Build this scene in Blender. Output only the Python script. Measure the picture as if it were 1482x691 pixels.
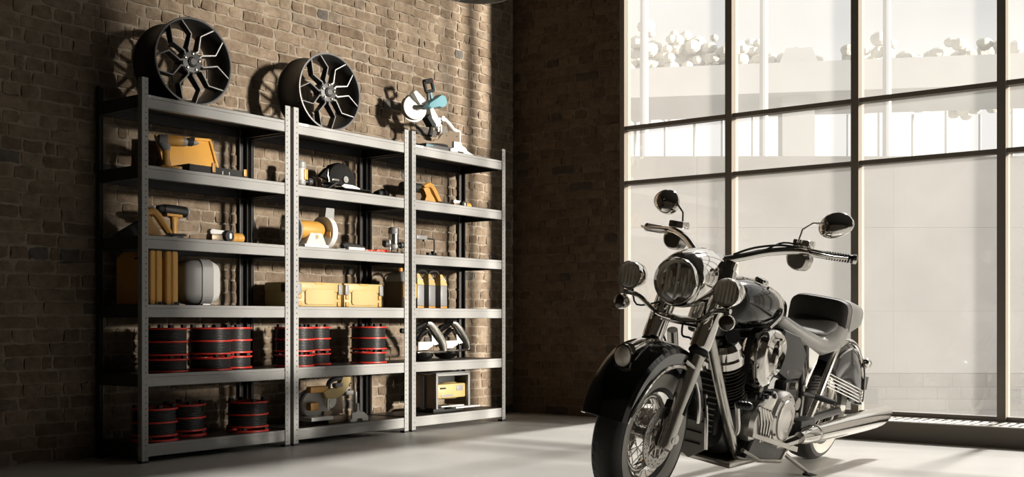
import bpy, bmesh, math, random
from mathutils import Vector, Matrix, noise
for o in list(bpy.data.objects): bpy.data.objects.remove(o)
SC = bpy.context.scene
COL = SC.collection
pi = math.pi
rad = math.radians
# ------------------------------------------------------------------ camera
CAM_H = 0.85
YAW = rad(37.0)
cd = bpy.data.cameras.new('camera'); cam = bpy.data.objects.new('camera', cd); COL.objects.link(cam)
cd.sensor_width = 36.0; cd.sensor_fit = 'HORIZONTAL'
cd.lens = 1620.0/1482.0*36.0
cd.shift_y = (464.0-345.5)/1482.0
cd.clip_start = 0.05; cd.clip_end = 400
cam.location = (0, 0, CAM_H)
cam.rotation_euler = (pi/2, 0, YAW - pi/2)
SC.camera = cam
# ------------------------------------------------------------------ world, sun, exposure
wd = bpy.data.worlds.new('sky'); SC.world = wd; wd.use_nodes = True
nt = wd.node_tree; nt.nodes.clear()
wo = nt.nodes.new('ShaderNodeOutputWorld'); bg = nt.nodes.new('ShaderNodeBackground')
tc = nt.nodes.new('ShaderNodeTexCoord'); sx = nt.nodes.new('ShaderNodeSeparateXYZ'); rp = nt.nodes.new('ShaderNodeValToRGB')
nt.links.new(tc.outputs['Generated'], sx.inputs[0]); nt.links.new(sx.outputs['Z'], rp.inputs[0])
rp.color_ramp.elements[0].position = 0.19; rp.color_ramp.elements[0].color = (1.0, 0.985, 0.955, 1)
rp.color_ramp.elements[1].position = 0.25; rp.color_ramp.elements[1].color = (0.76, 0.755, 0.735, 1)
nt.links.new(rp.outputs[0], bg.inputs['Color']); bg.inputs['Strength'].default_value = 0.9
nt.links.new(bg.outputs[0], wo.inputs[0])
def sun(name, travel, strength, angle, color):
    l = bpy.data.lights.new(name, 'SUN'); l.energy = strength; l.angle = rad(angle); l.color = color
    o = bpy.data.objects.new(name, l); COL.objects.link(o)
    o.rotation_euler = Vector(travel).to_track_quat('-Z', 'Y').to_euler()
    o.location = (14, -6, 6)
    return o
def trav(az, el):      # az: degrees from +Y towards -X the light travels
    a, e = rad(az), rad(el)
    return (-math.sin(a)*math.cos(e), math.cos(a)*math.cos(e), -math.sin(e))
sun('low_sun', trav(17.0, 6.0), 16.5, 4.5, (1.0, 0.925, 0.82))
sun('added_floor_sun', trav(90.0, 45.0), 6.2, 5.0, (1.0, 0.97, 0.925))  # second sun added to brighten the floor through the window
SC.view_settings.view_transform = 'Standard'; SC.view_settings.look = 'None'
SC.view_settings.gamma = 1.0; SC.view_settings.use_curve_mapping = False
SC.view_settings.exposure = 0.0
# ------------------------------------------------------------------ materials
def nodes_of(name):
    m = bpy.data.materials.new(name); m.use_nodes = True
    t = m.node_tree; return m, t, t.nodes['Principled BSDF']
def mat(name, col, rough=0.5, metal=0.0, bump=0.0, bscale=60.0, var=0.0, vscale=8.0, coat=0.0, spec=0.5, aniso=0.0):
    m, t, b = nodes_of(name)
    b.inputs['Roughness'].default_value = rough; b.inputs['Metallic'].default_value = metal
    b.inputs['Specular IOR Level'].default_value = spec
    if coat: b.inputs['Coat Weight'].default_value = coat; b.inputs['Coat Roughness'].default_value = 0.03
    tcn = t.nodes.new('ShaderNodeTexCoord')
    n = t.nodes.new('ShaderNodeTexNoise'); n.inputs['Scale'].default_value = vscale; n.inputs['Detail'].default_value = 6
    t.links.new(tcn.outputs['Object'], n.inputs['Vector'])
    r = t.nodes.new('ShaderNodeValToRGB')
    v = max(var, 0.02)
    r.color_ramp.elements[0].position = 0.3; r.color_ramp.elements[1].position = 0.7
    r.color_ramp.elements[0].color = tuple(c*(1-v) for c in col) + (1,)
    r.color_ramp.elements[1].color = tuple(min(1, c*(1+v)) for c in col) + (1,)
    t.links.new(n.outputs[0], r.inputs[0]); t.links.new(r.outputs[0], b.inputs['Base Color'])
    if bump:
        n2 = t.nodes.new('ShaderNodeTexNoise'); n2.inputs['Scale'].default_value = bscale; n2.inputs['Detail'].default_value = 8
        t.links.new(tcn.outputs['Object'], n2.inputs['Vector'])
        bn = t.nodes.new('ShaderNodeBump'); bn.inputs['Strength'].default_value = bump; bn.inputs['Distance'].default_value = 0.01
        t.links.new(n2.outputs[0], bn.inputs['Height']); t.links.new(bn.outputs[0], b.inputs['Normal'])
    return m
M = {}
M['chrome'] = mat('chrome', (0.78, 0.76, 0.72), 0.07, 1.0, var=0.03)
M['chrome_dull'] = mat('chrome_dull', (0.55, 0.53, 0.49), 0.24, 1.0, var=0.08, vscale=20)
M['alloy'] = mat('alloy', (0.42, 0.40, 0.37), 0.33, 1.0, var=0.15, vscale=25, bump=0.05)
M['engine_dark'] = mat('engine_dark', (0.06, 0.058, 0.055), 0.35, 0.7, var=0.2, vscale=30)
M['fin'] = mat('fin_metal', (0.30, 0.29, 0.27), 0.3, 1.0, var=0.2, vscale=40)
M['black_paint'] = mat('black_paint', (0.006, 0.006, 0.006), 0.12, 0.0, coat=0.6)
M['black_plastic'] = mat('black_plastic', (0.014, 0.014, 0.014), 0.42)
M['matte_black'] = mat('matte_black', (0.010, 0.010, 0.010), 0.7)
M['rubber'] = mat('rubber', (0.028, 0.026, 0.024), 0.55, bump=0.1, bscale=80)
M['sidewall'] = mat('sidewall', (0.42, 0.40, 0.36), 0.4, var=0.06)
M['leather'] = mat('leather', (0.13, 0.127, 0.12), 0.28, bump=0.25, bscale=260, var=0.1)
M['leather_dark'] = mat('leather_dark', (0.028, 0.025, 0.022), 0.6, bump=0.3, bscale=260, var=0.1)
M['yellow'] = mat('yellow_plastic', (0.58, 0.30, 0.06), 0.42, var=0.05)
M['yellow_pale'] = mat('yellow_pale', (0.50, 0.37, 0.15), 0.45, var=0.05)
M['orange'] = mat('orange_plastic', (0.50, 0.22, 0.03), 0.45)
M['white'] = mat('white_plastic', (0.72, 0.72, 0.70), 0.4)
M['offwhite'] = mat('offwhite', (0.55, 0.52, 0.46), 0.5)
M['light_grey'] = mat('light_grey_plastic', (0.27, 0.27, 0.265), 0.45)
M['mid_grey'] = mat('mid_grey_plastic', (0.20, 0.20, 0.20), 0.45)
M['dark_grey'] = mat('dark_grey_plastic', (0.06, 0.06, 0.062), 0.45)
M['red'] = mat('red_plastic', (0.62, 0.035, 0.02), 0.4)
M['teal'] = mat('teal_plastic', (0.13, 0.30, 0.35), 0.4)
M['brown'] = mat('brown_plastic', (0.075, 0.05, 0.032), 0.5)
M['bronze'] = mat('bronze_plate', (0.20, 0.155, 0.11), 0.4, 0.5)
M['shelf_grey'] = mat('shelf_powder_coat', (0.30, 0.30, 0.292), 0.5, 0.0, bump=0.03, bscale=400)
M['shelf_dark'] = mat('shelf_dark_board', (0.04, 0.033, 0.026), 0.45, var=0.2, vscale=6)
M['cable'] = mat('cable_rubber', (0.022, 0.022, 0.022), 0.42)
M['rim_black'] = mat('rim_satin_black', (0.030, 0.030, 0.030), 0.42, 0.3)
M['rim_edge'] = mat('rim_machined_edge', (0.20, 0.195, 0.19), 0.4, 0.5)
M['bolt'] = mat('bolt_metal', (0.55, 0.48, 0.38), 0.25, 1.0)
M['frame'] = mat('window_frame_paint', (0.155, 0.135, 0.108), 0.5, 0.0, bump=0.02)
M['sill'] = mat('heater_box_paint', (0.17, 0.15, 0.12), 0.45, 0.0)
M['grille'] = mat('white_grille', (0.75, 0.73, 0.68), 0.4)
M['lens'] = None
M['lamp_lens'] = mat('reflector', (0.80, 0.74, 0.64), 0.38, 0.1, var=0.1, vscale=30)
M['amber'] = mat('dark_signal_lens', (0.05, 0.035, 0.025), 0.1, coat=0.5)
M['lamp_metal'] = mat('lamp_enamel', (0.50, 0.47, 0.42), 0.25, 0.6)
M['plaster'] = mat('dark_plaster', (0.13, 0.11, 0.088), 0.9, bump=0.3, bscale=12, var=0.2)
M['plaster_tan'] = mat('tan_plaster', (0.26, 0.22, 0.175), 0.9, bump=0.3, bscale=12, var=0.12)
M['ceiling'] = mat('ceiling_paint', (0.04, 0.038, 0.035), 0.9, var=0.1)

def mix_glass(name, alpha_dust, rough, dust=(0.9, 0.88, 0.84), gloss=0.06):
    m = bpy.data.materials.new(name); m.use_nodes = True; t = m.node_tree; t.nodes.clear()
    out = t.nodes.new('ShaderNodeOutputMaterial'); tr = t.nodes.new('ShaderNodeBsdfTransparent')
    gl = t.nodes.new('ShaderNodeBsdfGlossy'); gl.inputs['Roughness'].default_value = rough
    tl = t.nodes.new('ShaderNodeBsdfTranslucent'); tl.inputs['Color'].default_value = dust + (1,)
    m1 = t.nodes.new('ShaderNodeMixShader'); m2 = t.nodes.new('ShaderNodeMixShader')
    n = t.nodes.new('ShaderNodeTexNoise'); n.inputs['Scale'].default_value = 1.3; n.inputs['Detail'].default_value = 5
    g = t.nodes.new('ShaderNodeTexCoord'); t.links.new(g.outputs['Object'], n.inputs['Vector'])
    mr = t.nodes.new('ShaderNodeMapRange'); mr.inputs['To Min'].default_value = alpha_dust*0.7; mr.inputs['To Max'].default_value = alpha_dust*1.3
    t.links.new(n.outputs[0], mr.inputs[0])
    t.links.new(mr.outputs[0], m1.inputs[0]); t.links.new(tr.outputs[0], m1.inputs[1]); t.links.new(tl.outputs[0], m1.inputs[2])
    m2.inputs[0].default_value = gloss
    t.links.new(m1.outputs[0], m2.inputs[1]); t.links.new(gl.outputs[0], m2.inputs[2]); t.links.new(m2.outputs[0], out.inputs[0])
    return m
M['glass'] = mix_glass('dust_haze_window_glass', 0.09, 0.02)  # pane dust doubles as the pale haze over the view outside
M['lens'] = mix_glass('lamp_glass', 0.10, 0.03, (0.6, 0.55, 0.48), 0.12)

def brick_mat(name, ramp):
    m, t, b = nodes_of(name)
    b.inputs['Roughness'].default_value = 0.9; b.inputs['Specular IOR Level'].default_value = 0.25
    oi = t.nodes.new('ShaderNodeObjectInfo'); at = t.nodes.new('ShaderNodeAttribute'); at.attribute_name = 'tint'
    ad = t.nodes.new('ShaderNodeMath'); ad.operation = 'ADD'; fr = t.nodes.new('ShaderNodeMath'); fr.operation = 'FRACT'
    t.links.new(oi.outputs['Random'], ad.inputs[0]); t.links.new(at.outputs['Fac'], ad.inputs[1]); t.links.new(ad.outputs[0], fr.inputs[0])
    r = t.nodes.new('ShaderNodeValToRGB'); r.color_ramp.interpolation = 'CONSTANT'
    while len(r.color_ramp.elements) < len(ramp): r.color_ramp.elements.new(0.5)
    for e, (p, c) in zip(r.color_ramp.elements, ramp): e.position = p; e.color = c + (1,)
    t.links.new(fr.outputs[0], r.inputs[0])
    geo = t.nodes.new('ShaderNodeNewGeometry')
    n = t.nodes.new('ShaderNodeTexNoise'); n.inputs['Scale'].default_value = 14; n.inputs['Detail'].default_value = 8; n.inputs['Roughness'].default_value = 0.65
    t.links.new(geo.outputs['Position'], n.inputs['Vector'])
    mx = t.nodes.new('ShaderNodeMix'); mx.data_type = 'RGBA'; mx.blend_type = 'MULTIPLY'; mx.inputs['Factor'].default_value = 0.9
    r2 = t.nodes.new('ShaderNodeValToRGB'); r2.color_ramp.elements[0].position = 0.3; r2.color_ramp.elements[0].color = (0.55, 0.5, 0.46, 1)
    r2.color_ramp.elements[1].position = 0.68; r2.color_ramp.elements[1].color = (1.15, 1.13, 1.1, 1)
    t.links.new(n.outputs[0], r2.inputs[0]); t.links.new(r.outputs[0], mx.inputs[6]); t.links.new(r2.outputs[0], mx.inputs[7])
    t.links.new(mx.outputs[2], b.inputs['Base Color'])
    n2 = t.nodes.new('ShaderNodeTexNoise'); n2.inputs['Scale'].default_value = 55; n2.inputs['Detail'].default_value = 9; n2.inputs['Roughness'].default_value = 0.7
    t.links.new(geo.outputs['Position'], n2.inputs['Vector'])
    bn = t.nodes.new('ShaderNodeBump'); bn.inputs['Strength'].default_value = 0.75; bn.inputs['Distance'].default_value = 0.012
    t.links.new(n2.outputs[0], bn.inputs['Height']); t.links.new(bn.outputs[0], b.inputs['Normal'])
    return m
RAMP = [(0.0, (0.215, 0.168, 0.122)), (0.14, (0.240, 0.190, 0.140)), (0.32, (0.190, 0.146, 0.104)), (0.48, (0.225, 0.178, 0.130)),
    (0.62, (0.255, 0.205, 0.152)), (0.78, (0.175, 0.133, 0.095)), (0.90, (0.205, 0.168, 0.130)), (0.965, (0.125, 0.115, 0.105))]
M['brick'] = brick_mat('old_brick', RAMP)
M['brick_dark'] = brick_mat('shade_darkened_brick', [(p, (c[0]*.52, c[1]*.45, c[2]*.38)) for p, c in RAMP])  # same brick colours darkened to paint the window wall's shade
M['mortar_shaded'] = mat('shade_darkened_mortar', (0.12, 0.092, 0.066), 0.95, bump=0.8, bscale=45, var=0.22, vscale=5, spec=0.2)  # mortar copy with the same shade put into its colour
M['mortar'] = mat('mortar', (0.265, 0.222, 0.172), 0.95, bump=0.8, bscale=45, var=0.22, vscale=5, spec=0.2)

def floor_mat():
    m, t, b = nodes_of('polished_concrete')
    geo = t.nodes.new('ShaderNodeNewGeometry')
    n = t.nodes.new('ShaderNodeTexNoise'); n.inputs['Scale'].default_value = 1.2; n.inputs['Detail'].default_value = 9
    r = t.nodes.new('ShaderNodeValToRGB'); r.color_ramp.elements[0].position = 0.3; r.color_ramp.elements[0].color = (0.52, 0.50, 0.465, 1)
    r.color_ramp.elements[1].position = 0.7; r.color_ramp.elements[1].color = (0.62, 0.60, 0.56, 1)
    v = t.nodes.new('ShaderNodeTexNoise'); v.inputs['Scale'].default_value = 160; v.inputs['Detail'].default_value = 3
    r2 = t.nodes.new('ShaderNodeValToRGB'); r2.color_ramp.elements[0].position = 0.66; r2.color_ramp.elements[0].color = (0, 0, 0, 1)
    r2.color_ramp.elements[1].position = 0.72; r2.color_ramp.elements[1].color = (0.35, 0.34, 0.32, 1)
    mx = t.nodes.new('ShaderNodeMix'); mx.data_type = 'RGBA'; mx.blend_type = 'ADD'; mx.inputs['Factor'].default_value = 0.6
    for q in (n, v): t.links.new(geo.outputs['Position'], q.inputs['Vector'])
    t.links.new(n.outputs[0], r.inputs[0]); t.links.new(v.outputs[0], r2.inputs[0])
    t.links.new(r.outputs[0], mx.inputs[6]); t.links.new(r2.outputs[0], mx.inputs[7]); t.links.new(mx.outputs[2], b.inputs['Base Color'])
    b.inputs['Roughness'].default_value = 0.36
    bn = t.nodes.new('ShaderNodeBump'); bn.inputs['Strength'].default_value = 0.25; bn.inputs['Distance'].default_value = 0.004
    t.links.new(v.outputs[0], bn.inputs['Height']); t.links.new(bn.outputs[0], b.inputs['Normal'])
    return m
M['floor'] = floor_mat()
# ------------------------------------------------------------------ mesh builder
class MB:
    def __init__(s, mats):
        s.v = []; s.f = []; s.mi = []; s.mats = mats if isinstance(mats, (list, tuple)) else [mats]; s.T = Matrix.Identity(4); s.m = 0
    def put(s, vs, fs):
        b = len(s.v)
        s.v += [tuple(s.T @ Vector(p)) for p in vs]
        s.f += [tuple(b+i for i in f) for f in fs]; s.mi += [s.m]*len(fs)
        return s
    def box(s, x0, x1, y0, y1, z0, z1, c=0.0):
        if x1 < x0: x0, x1 = x1, x0
        if y1 < y0: y0, y1 = y1, y0
        if z1 < z0: z0, z1 = z1, z0
        c = min(c, (x1-x0)/2.01, (y1-y0)/2.01, (z1-z0)/2.01)
        if c <= 0:
            v = [(x, y, z) for z in (z0, z1) for y in (y0, y1) for x in (x0, x1)]
            return s.put(v, [(0,2,3,1), (4,5,7,6), (0,1,5,4), (2,6,7,3), (0,4,6,2), (1,3,7,5)])
        bm = bmesh.new(); bmesh.ops.create_cube(bm, size=1)
        for q in bm.verts: q.co = Vector(((x0+x1)/2+q.co.x*(x1-x0), (y0+y1)/2+q.co.y*(y1-y0), (z0+z1)/2+q.co.z*(z1-z0)))
        bmesh.ops.bevel(bm, geom=bm.edges[:], offset=c, segments=2, affect='EDGES', profile=0.5)
        return s.bm(bm)
    def bm(s, bm):
        bm.verts.index_update()
        s.put([tuple(q.co) for q in bm.verts], [tuple(q.index for q in f.verts) for f in bm.faces]); bm.free(); return s
    def rings(s, rs, close=True, cap=True):
        n = len(rs[0]); vs = [p for r in rs for p in r]; fs = []
        for i in range(len(rs)-1):
            for j in range(n if close else n-1):
                k = (j+1) % n
                fs.append((i*n+j, i*n+k, (i+1)*n+k, (i+1)*n+j))
        if cap and close:
            fs.append(tuple(range(n-1, -1, -1))); fs.append(tuple((len(rs)-1)*n+j for j in range(n)))
        return s.put(vs, fs)
    def lathe(s, prof, o=(0,0,0), ax=(0,0,1), n=24, closed=False, cap=True):     # prof: (r, h)
        a = Vector(ax).normalized(); u = a.orthogonal().normalized(); w = a.cross(u); o = Vector(o)
        rs = [[tuple(o + a*h + (u*math.cos(2*pi*j/n) + w*math.sin(2*pi*j/n))*max(r, 1e-5)) for j in range(n)] for r, h in prof]
        if closed: rs.append(rs[0])
        return s.rings(rs, cap=cap and not closed and prof[0] != prof[-1])
    def cyl(s, p0, p1, r0, r1=None, n=16):
        p0, p1 = Vector(p0), Vector(p1); r1 = r0 if r1 is None else r1
        return s.lathe([(r0, 0), (r1, (p1-p0).length)], p0, p1-p0, n)
    def tube(s, pts, r, n=10, sm=0, flat=1.0):
        P = [Vector(p) for p in pts]; R = r if isinstance(r, (list, tuple)) else [r]*len(P)
        if sm: P, R = smooth_path(P, R, sm)
        d = (P[1]-P[0]).normalized(); u = d.orthogonal().normalized(); rs = []
        for i, p in enumerate(P):
            d2 = (P[min(i+1, len(P)-1)] - P[max(i-1, 0)]).normalized()
            q = d.rotation_difference(d2); u = (q @ u).normalized(); d = d2; w = d.cross(u)
            rs.append([tuple(p + (u*math.cos(2*pi*j/n) + w*math.sin(2*pi*j/n)*flat)*R[i]) for j in range(n)])
        return s.rings(rs)
    def ell(s, c, r, n=16, m=10):
        c = Vector(c)
        rs = [[(c.x + r[0]*math.sin(pi*i/m)*math.cos(2*pi*j/n), c.y + r[1]*math.sin(pi*i/m)*math.sin(2*pi*j/n), c.z - r[2]*math.cos(pi*i/m)) for j in range(n)] for i in range(1, m)]
        s.rings(rs, cap=True); return s
    def prism(s, poly, axis, d0, d1, bev=0.0):     # poly of 2-D points in the plane normal to axis ('x': (y,z), 'y': (x,z), 'z': (x,y))
        def mk(p, d): return {'x': (d, p[0], p[1]), 'y': (p[0], d, p[1]), 'z': (p[0], p[1], d)}[axis]
        if bev:
            cx = sum(p[0] for p in poly)/len(poly); cy = sum(p[1] for p in poly)/len(poly)
            mr = max(math.hypot(p[0]-cx, p[1]-cy) for p in poly); k = 1-bev/mr
            ins = [(cx+(p[0]-cx)*k, cy+(p[1]-cy)*k) for p in poly]
            sg = 1 if d1 > d0 else -1
            rs = [[mk(p, d0) for p in ins], [mk(p, d0+sg*bev) for p in poly], [mk(p, d1-sg*bev) for p in poly], [mk(p, d1) for p in ins]]
        else: rs = [[mk(p, d0) for p in poly], [mk(p, d1) for p in poly]]
        return s.rings(rs)
    def build(s, name, parent=None, sharp=32, loc=None):
        me = bpy.data.meshes.new(name); me.from_pydata(s.v, [], s.f)
        bm = bmesh.new(); bm.from_mesh(me); bmesh.ops.recalc_face_normals(bm, faces=bm.faces); bm.to_mesh(me); bm.free()
        for m in s.mats: me.materials.append(m)
        if len(s.mats) > 1: me.polygons.foreach_set('material_index', s.mi)
        me.polygons.foreach_set('use_smooth', [True]*len(me.polygons)); me.set_sharp_from_angle(angle=rad(sharp)); me.update()
        o = bpy.data.objects.new(name, me); COL.objects.link(o)
        if parent: o.parent = parent
        if loc: o.location = loc
        return o
def smooth_path(P, R, k):
    Q, S = [], []
    for i in range(len(P)-1):
        p0, p1, p2, p3 = P[max(i-1, 0)], P[i], P[i+1], P[min(i+2, len(P)-1)]
        for j in range(k):
            t = j/k
            Q.append(0.5*((2*p1) + (p2-p0)*t + (2*p0-5*p1+4*p2-p3)*t*t + (3*p1-p0-3*p2+p3)*t**3)); S.append(R[i]*(1-t)+R[i+1]*t)
    Q.append(P[-1]); S.append(R[-1]); return Q, S
def rrect(w, h, r, n=4, cx=0, cy=0):          # rounded rectangle outline, centred
    pts = []
    for (sx_, sy_, a0) in ((1, 1, 0), (-1, 1, pi/2), (-1, -1, pi), (1, -1, 1.5*pi)):
        for k in range(n+1):
            a = a0 + k/n*pi/2; pts.append((cx+sx_*(w/2-r)+r*math.cos(a), cy+sy_*(h/2-r)+r*math.sin(a)))
    return pts
def tag(o, label=None, cat=None, group=None, kind=None):
    for k, v in (('label', label), ('category', cat), ('group', group), ('kind', kind)):
        if v: o[k] = v
    return o
def empty(name, loc=(0,0,0), rz=0.0, label=None, cat=None, group=None):
    o = bpy.data.objects.new(name, None); COL.objects.link(o); o.location = loc; o.rotation_euler = (0, 0, rz); o.empty_display_size = 0.05
    return tag(o, label, cat, group)
def copy_tree(o, parent=None):
    kids = KIDS.get(o.name) or [c for c in bpy.data.objects if c.parent == o]
    c = o.copy(); COL.objects.link(c); c.parent = parent
    for ch in kids: copy_tree(ch, c)
    return c
KIDS = {}
def text_mesh(s, size, extr, m):
    cu = bpy.data.curves.new('lettering', 'FONT'); cu.body = s; cu.size = size; cu.extrude = extr; cu.resolution_u = 2
    o = bpy.data.objects.new('lettering', cu); COL.objects.link(o)
    dg = bpy.context.evaluated_depsgraph_get(); me = bpy.data.meshes.new_from_object(o.evaluated_get(dg)); bpy.data.objects.remove(o)
    me.materials.clear(); me.materials.append(m); return me

# ------------------------------------------------------------------ setting
XW, YW = 8.276, 6.225
WY0, WY1 = -6.9, 5.072      # window runs along Y on the plane X = XW
CEIL = 5.6; WTOP = 5.3; X0, Y0 = -3.0, -9.0
o = MB(M['floor']).box(X0, XW+0.35, Y0, YW+0.3, -0.2, 0).build('floor'); tag(o, kind='structure')
o = MB(M['ceiling']).box(X0, XW+0.35, Y0, YW+0.3, CEIL, CEIL+0.2).build('ceiling'); tag(o, kind='structure')
o = MB(M['plaster_tan']).box(X0-0.2, X0, Y0, YW+0.3, 0, CEIL).build('wall_left'); tag(o, kind='structure')
o = MB(M['plaster']).box(X0-0.2, XW+0.35, Y0-0.2, Y0, 0, CEIL).build('wall_front'); tag(o, kind='structure')
rnd = random.Random(7)
# --- brick meshes: front face is a small uneven grid, edges worn back
def brick_geo(w, h, d, seed, nx=5, nz=2):
    r = random.Random(seed); vs = []; fs = []
    e = 0.0020
    for k in range(nz+1):
        for i in range(nx+1):
            edge = (i in (0, nx)) + (k in (0, nz))
            x = -w/2 + w*i/nx; z = -h/2 + h*k/nz
            if 0 < i < nx: x += r.uniform(-.12, .12)*w/nx
            if i in (0, nx): x += r.uniform(-.008, .004)*(1 if i else -1)
            if k in (0, nz): z += r.uniform(-.0065, .0040)*(1 if k else -1)
            y = r.uniform(-.0018, .0018) - (e if not edge else 0) + (0.004 if edge == 2 else 0)
            vs.append((x, y, z))
    n0 = len(vs)
    for k in range(nz):
        for i in range(nx): a = k*(nx+1)+i; fs.append((a, a+1, a+nx+2, a+nx+1))
    per = [i for i in range(nx+1)] + [k*(nx+1)+nx for k in range(1, nz+1)] + [nz*(nx+1)+i for i in range(nx-1, -1, -1)] + [k*(nx+1) for k in range(nz-1, 0, -1)]
    for p in per:
        x, y, z = vs[p]; vs.append((x*1.01, d, z*1.02))
    L = len(per)
    for q in range(L): fs.append((per[(q+1) % L], per[q], n0+q, n0+(q+1) % L))
    return vs, fs
BRH = 0.0690; BRP = 0.0800
BL = [0.06, 0.105, 0.125, 0.18, 0.25, 0.27]
GEO = {(L, k): brick_geo(L, BRH, 0.035, hash((L, k)) % 9973) for L in BL for k in range(5)}
BME = {}
for key, (vs, fs) in [(k+(b,), g) for k, g in GEO.items() for b in ('brick', 'brick_dark')]:
    me = bpy.data.meshes.new('brick'); me.from_pydata(vs, [], fs); me.materials.append(M[key[2]])
    me.polygons.foreach_set('use_smooth', [True]*len(fs)); me.set_sharp_from_angle(angle=rad(50)); BME[key] = me
def project(P):
    c, s = math.cos(YAW), math.sin(YAW); z = P[0]*c+P[1]*s; x = P[0]*s-P[1]*c
    if z < 0.5: return None
    return 741+1620*x/z, 464-1620*(P[2]-CAM_H)/z, z
def brick_wall(name, org, ux, nrm, length, height, seed, thick=0.3, bm_='brick', mm='mortar', start=0.0):
    """ux: direction along the wall, nrm: room-side normal"""
    r = random.Random(seed); org = Vector(org); ux = Vector(ux); nrm = Vector(nrm); uz = Vector((0,0,1))
    rot = Matrix((ux, -nrm, uz)).transposed()
    wall = empty(name, org); tag(wall, kind='structure')
    L = []
    for c in range(int(height/BRP)):
        x = -r.uniform(0.0, 0.2) if start == 0.0 else start - r.uniform(0, 0.1)
        ph = r.uniform(0, 6)
        while x < length - 0.02:
            bl = r.choice((0.105, 0.125, 0.125, 0.125, 0.105, 0.06)) if (c + (r.random() < .07)) % 2 else r.choice((0.25, 0.25, 0.27, 0.27, 0.18, 0.25)); cx = x+bl/2
            lo, hi = x, x+bl
            sc = 1.0
            if lo < 0: lo = 0.004
            if hi > length: hi = length-0.004
            if hi-lo > 0.03:
                sc = (hi-lo)/bl; cx = (lo+hi)/2
                wob = 0.006*math.sin(c*.35+cx*1.3) + r.uniform(-.0022, .0022)
                L.append((cx, (c+.5)*BRP + wob, bl, sc, r.randrange(5), r.uniform(-.0035, .0025), r.choice((0, pi)), r.random(), r.uniform(-.010, .010)))
            x += bl + r.uniform(0.008, 0.016)
    # mortar bed with its own relief
    nx, nz = int(length/0.045), int(height/0.026); mvs = []; mfs = []
    for k in range(nz+1):
        for i in range(nx+1):
            x = -0.03 + (length+0.06)*i/nx; z = height*k/nz
            d = 0.0045 + 0.016*max(0, noise.noise((x*7+seed, z*16, seed))) - 0.0035*noise.noise((x*25, z*30, seed))
            mvs.append(tuple(ux*x + uz*z - nrm*d))
    for k in range(nz):
        for i in range(nx): a = k*(nx+1)+i; mfs.append((a, a+1, a+nx+2, a+nx+1))
    mb = MB(M[mm]); mb.put(mvs, mfs)
    b0 = [tuple(ux*x + uz*z - nrm*d) for (x, d, z) in ((-.02,.03,0), (length+.03,.03,0), (length+.03,.03,height), (-.02,.03,height), (-.02,thick,0), (length+.03,thick,0), (length+.03,thick,height), (-.02,thick,height))]
    mb.put(b0, [(0,1,2,3), (4,7,6,5), (0,4,5,1), (1,5,6,2), (2,6,7,3), (3,7,4,0)]); mb.build('mortar', wall, 60)
    def vis(b):
        p = project(org + ux*b[0] + uz*b[1])
        if not p or not (-25 < p[0] < 1500 and -15 < p[1] < 700): return 0
        return b[2]*abs(1.0)/p[2]**2
    vb = sorted(range(len(L)), key=lambda i: -vis(L[i]))
    single = set(i for i in vb[:300] if vis(L[i]) > 0)
    vs = []; fs = []; tint = []
    for i, (x, z, bl, sc, k, dp, fl, tn, rr) in enumerate(L):
        if i in single:
            o = bpy.data.objects.new('brick', BME[(bl, k, bm_)]); COL.objects.link(o); o.parent = wall
            m3 = rot @ Matrix.Rotation(fl, 3, 'Y') @ Matrix.Rotation(rr, 3, 'Y') @ Matrix.Diagonal((sc, 1, 1))
            o.matrix_local = Matrix.Translation(ux*x + uz*z - nrm*dp) @ m3.to_4x4()
        else:
            g, f = GEO[(bl, k)]; b = len(vs); m3 = rot @ Matrix.Rotation(fl+rr, 3, 'Y'); off = ux*x + uz*z - nrm*dp
            vs += [tuple(m3 @ Vector((p[0]*sc, p[1], p[2])) + off) for p in g]; fs += [tuple(b+q for q in w) for w in f]; tint += [tn]*len(g)
    me = bpy.data.meshes.new('remaining_bricks'); me.from_pydata(vs, [], fs); me.materials.append(M[bm_])
    a = me.attributes.new('tint', 'FLOAT', 'POINT'); a.data.foreach_set('value', tint)
    me.polygons.foreach_set('use_smooth', [True]*len(fs)); me.set_sharp_from_angle(angle=rad(50))
    o = bpy.data.objects.new('remaining_bricks', me); COL.objects.link(o); o.parent = wall; tag(o, kind='stuff')
    return wall
brick_wall('wall_back', (X0, YW, 0), (1,0,0), (0,-1,0), XW-X0, CEIL, 11)
brick_wall('wall_right', (XW, YW+0.0, 0), (0,-1,0), (-1,0,0), YW-WY1, CEIL, 23, 0.10, 'brick_dark', 'mortar_shaded')
# lintel above and end pier beside the window
o = MB(M['plaster']).box(XW, XW+0.3, WY0-0.7, WY1, WTOP, CEIL).box(XW, XW+0.3, Y0, WY0, 0, WTOP).build('trim_1'); tag(o, kind='structure')
# --- window: mullions, bars, panes
win = empty('window_1', (XW, WY1, 0)); tag(win, kind='structure')
FX0, FX1 = 0.0, 0.11
mull = [0.0]; y = 0.97
k = 0
while y < WY1-WY0-0.5: mull.append(y + 0.0); y += 1.037
mull = [0.0, 1.000, 2.037, 3.075]
while mull[-1] + 1.037 < WY1-WY0: mull.append(mull[-1]+1.037)
bars = [(0.10, 0.175), (2.017, 2.051), (2.488, 2.523), (4.0, 4.035), (5.22, 5.3)]
W_ = 0.058
MB(M['frame']).box(FX0, FX1, 0.0, -0.045, 0.05, WTOP).build('frame_post', win)
for i, d in enumerate(mull[1:]):
    MB(M['frame']).box(FX0-0.01, FX1, -d-0.0, -d-W_, 0.05, WTOP).build('mullion', win)
edges = [(0.045, mull[1])] + [(mull[i]+W_, mull[i+1]) for i in range(1, len(mull)-1)] + [(mull[-1]+W_, WY1-WY0)]
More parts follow.
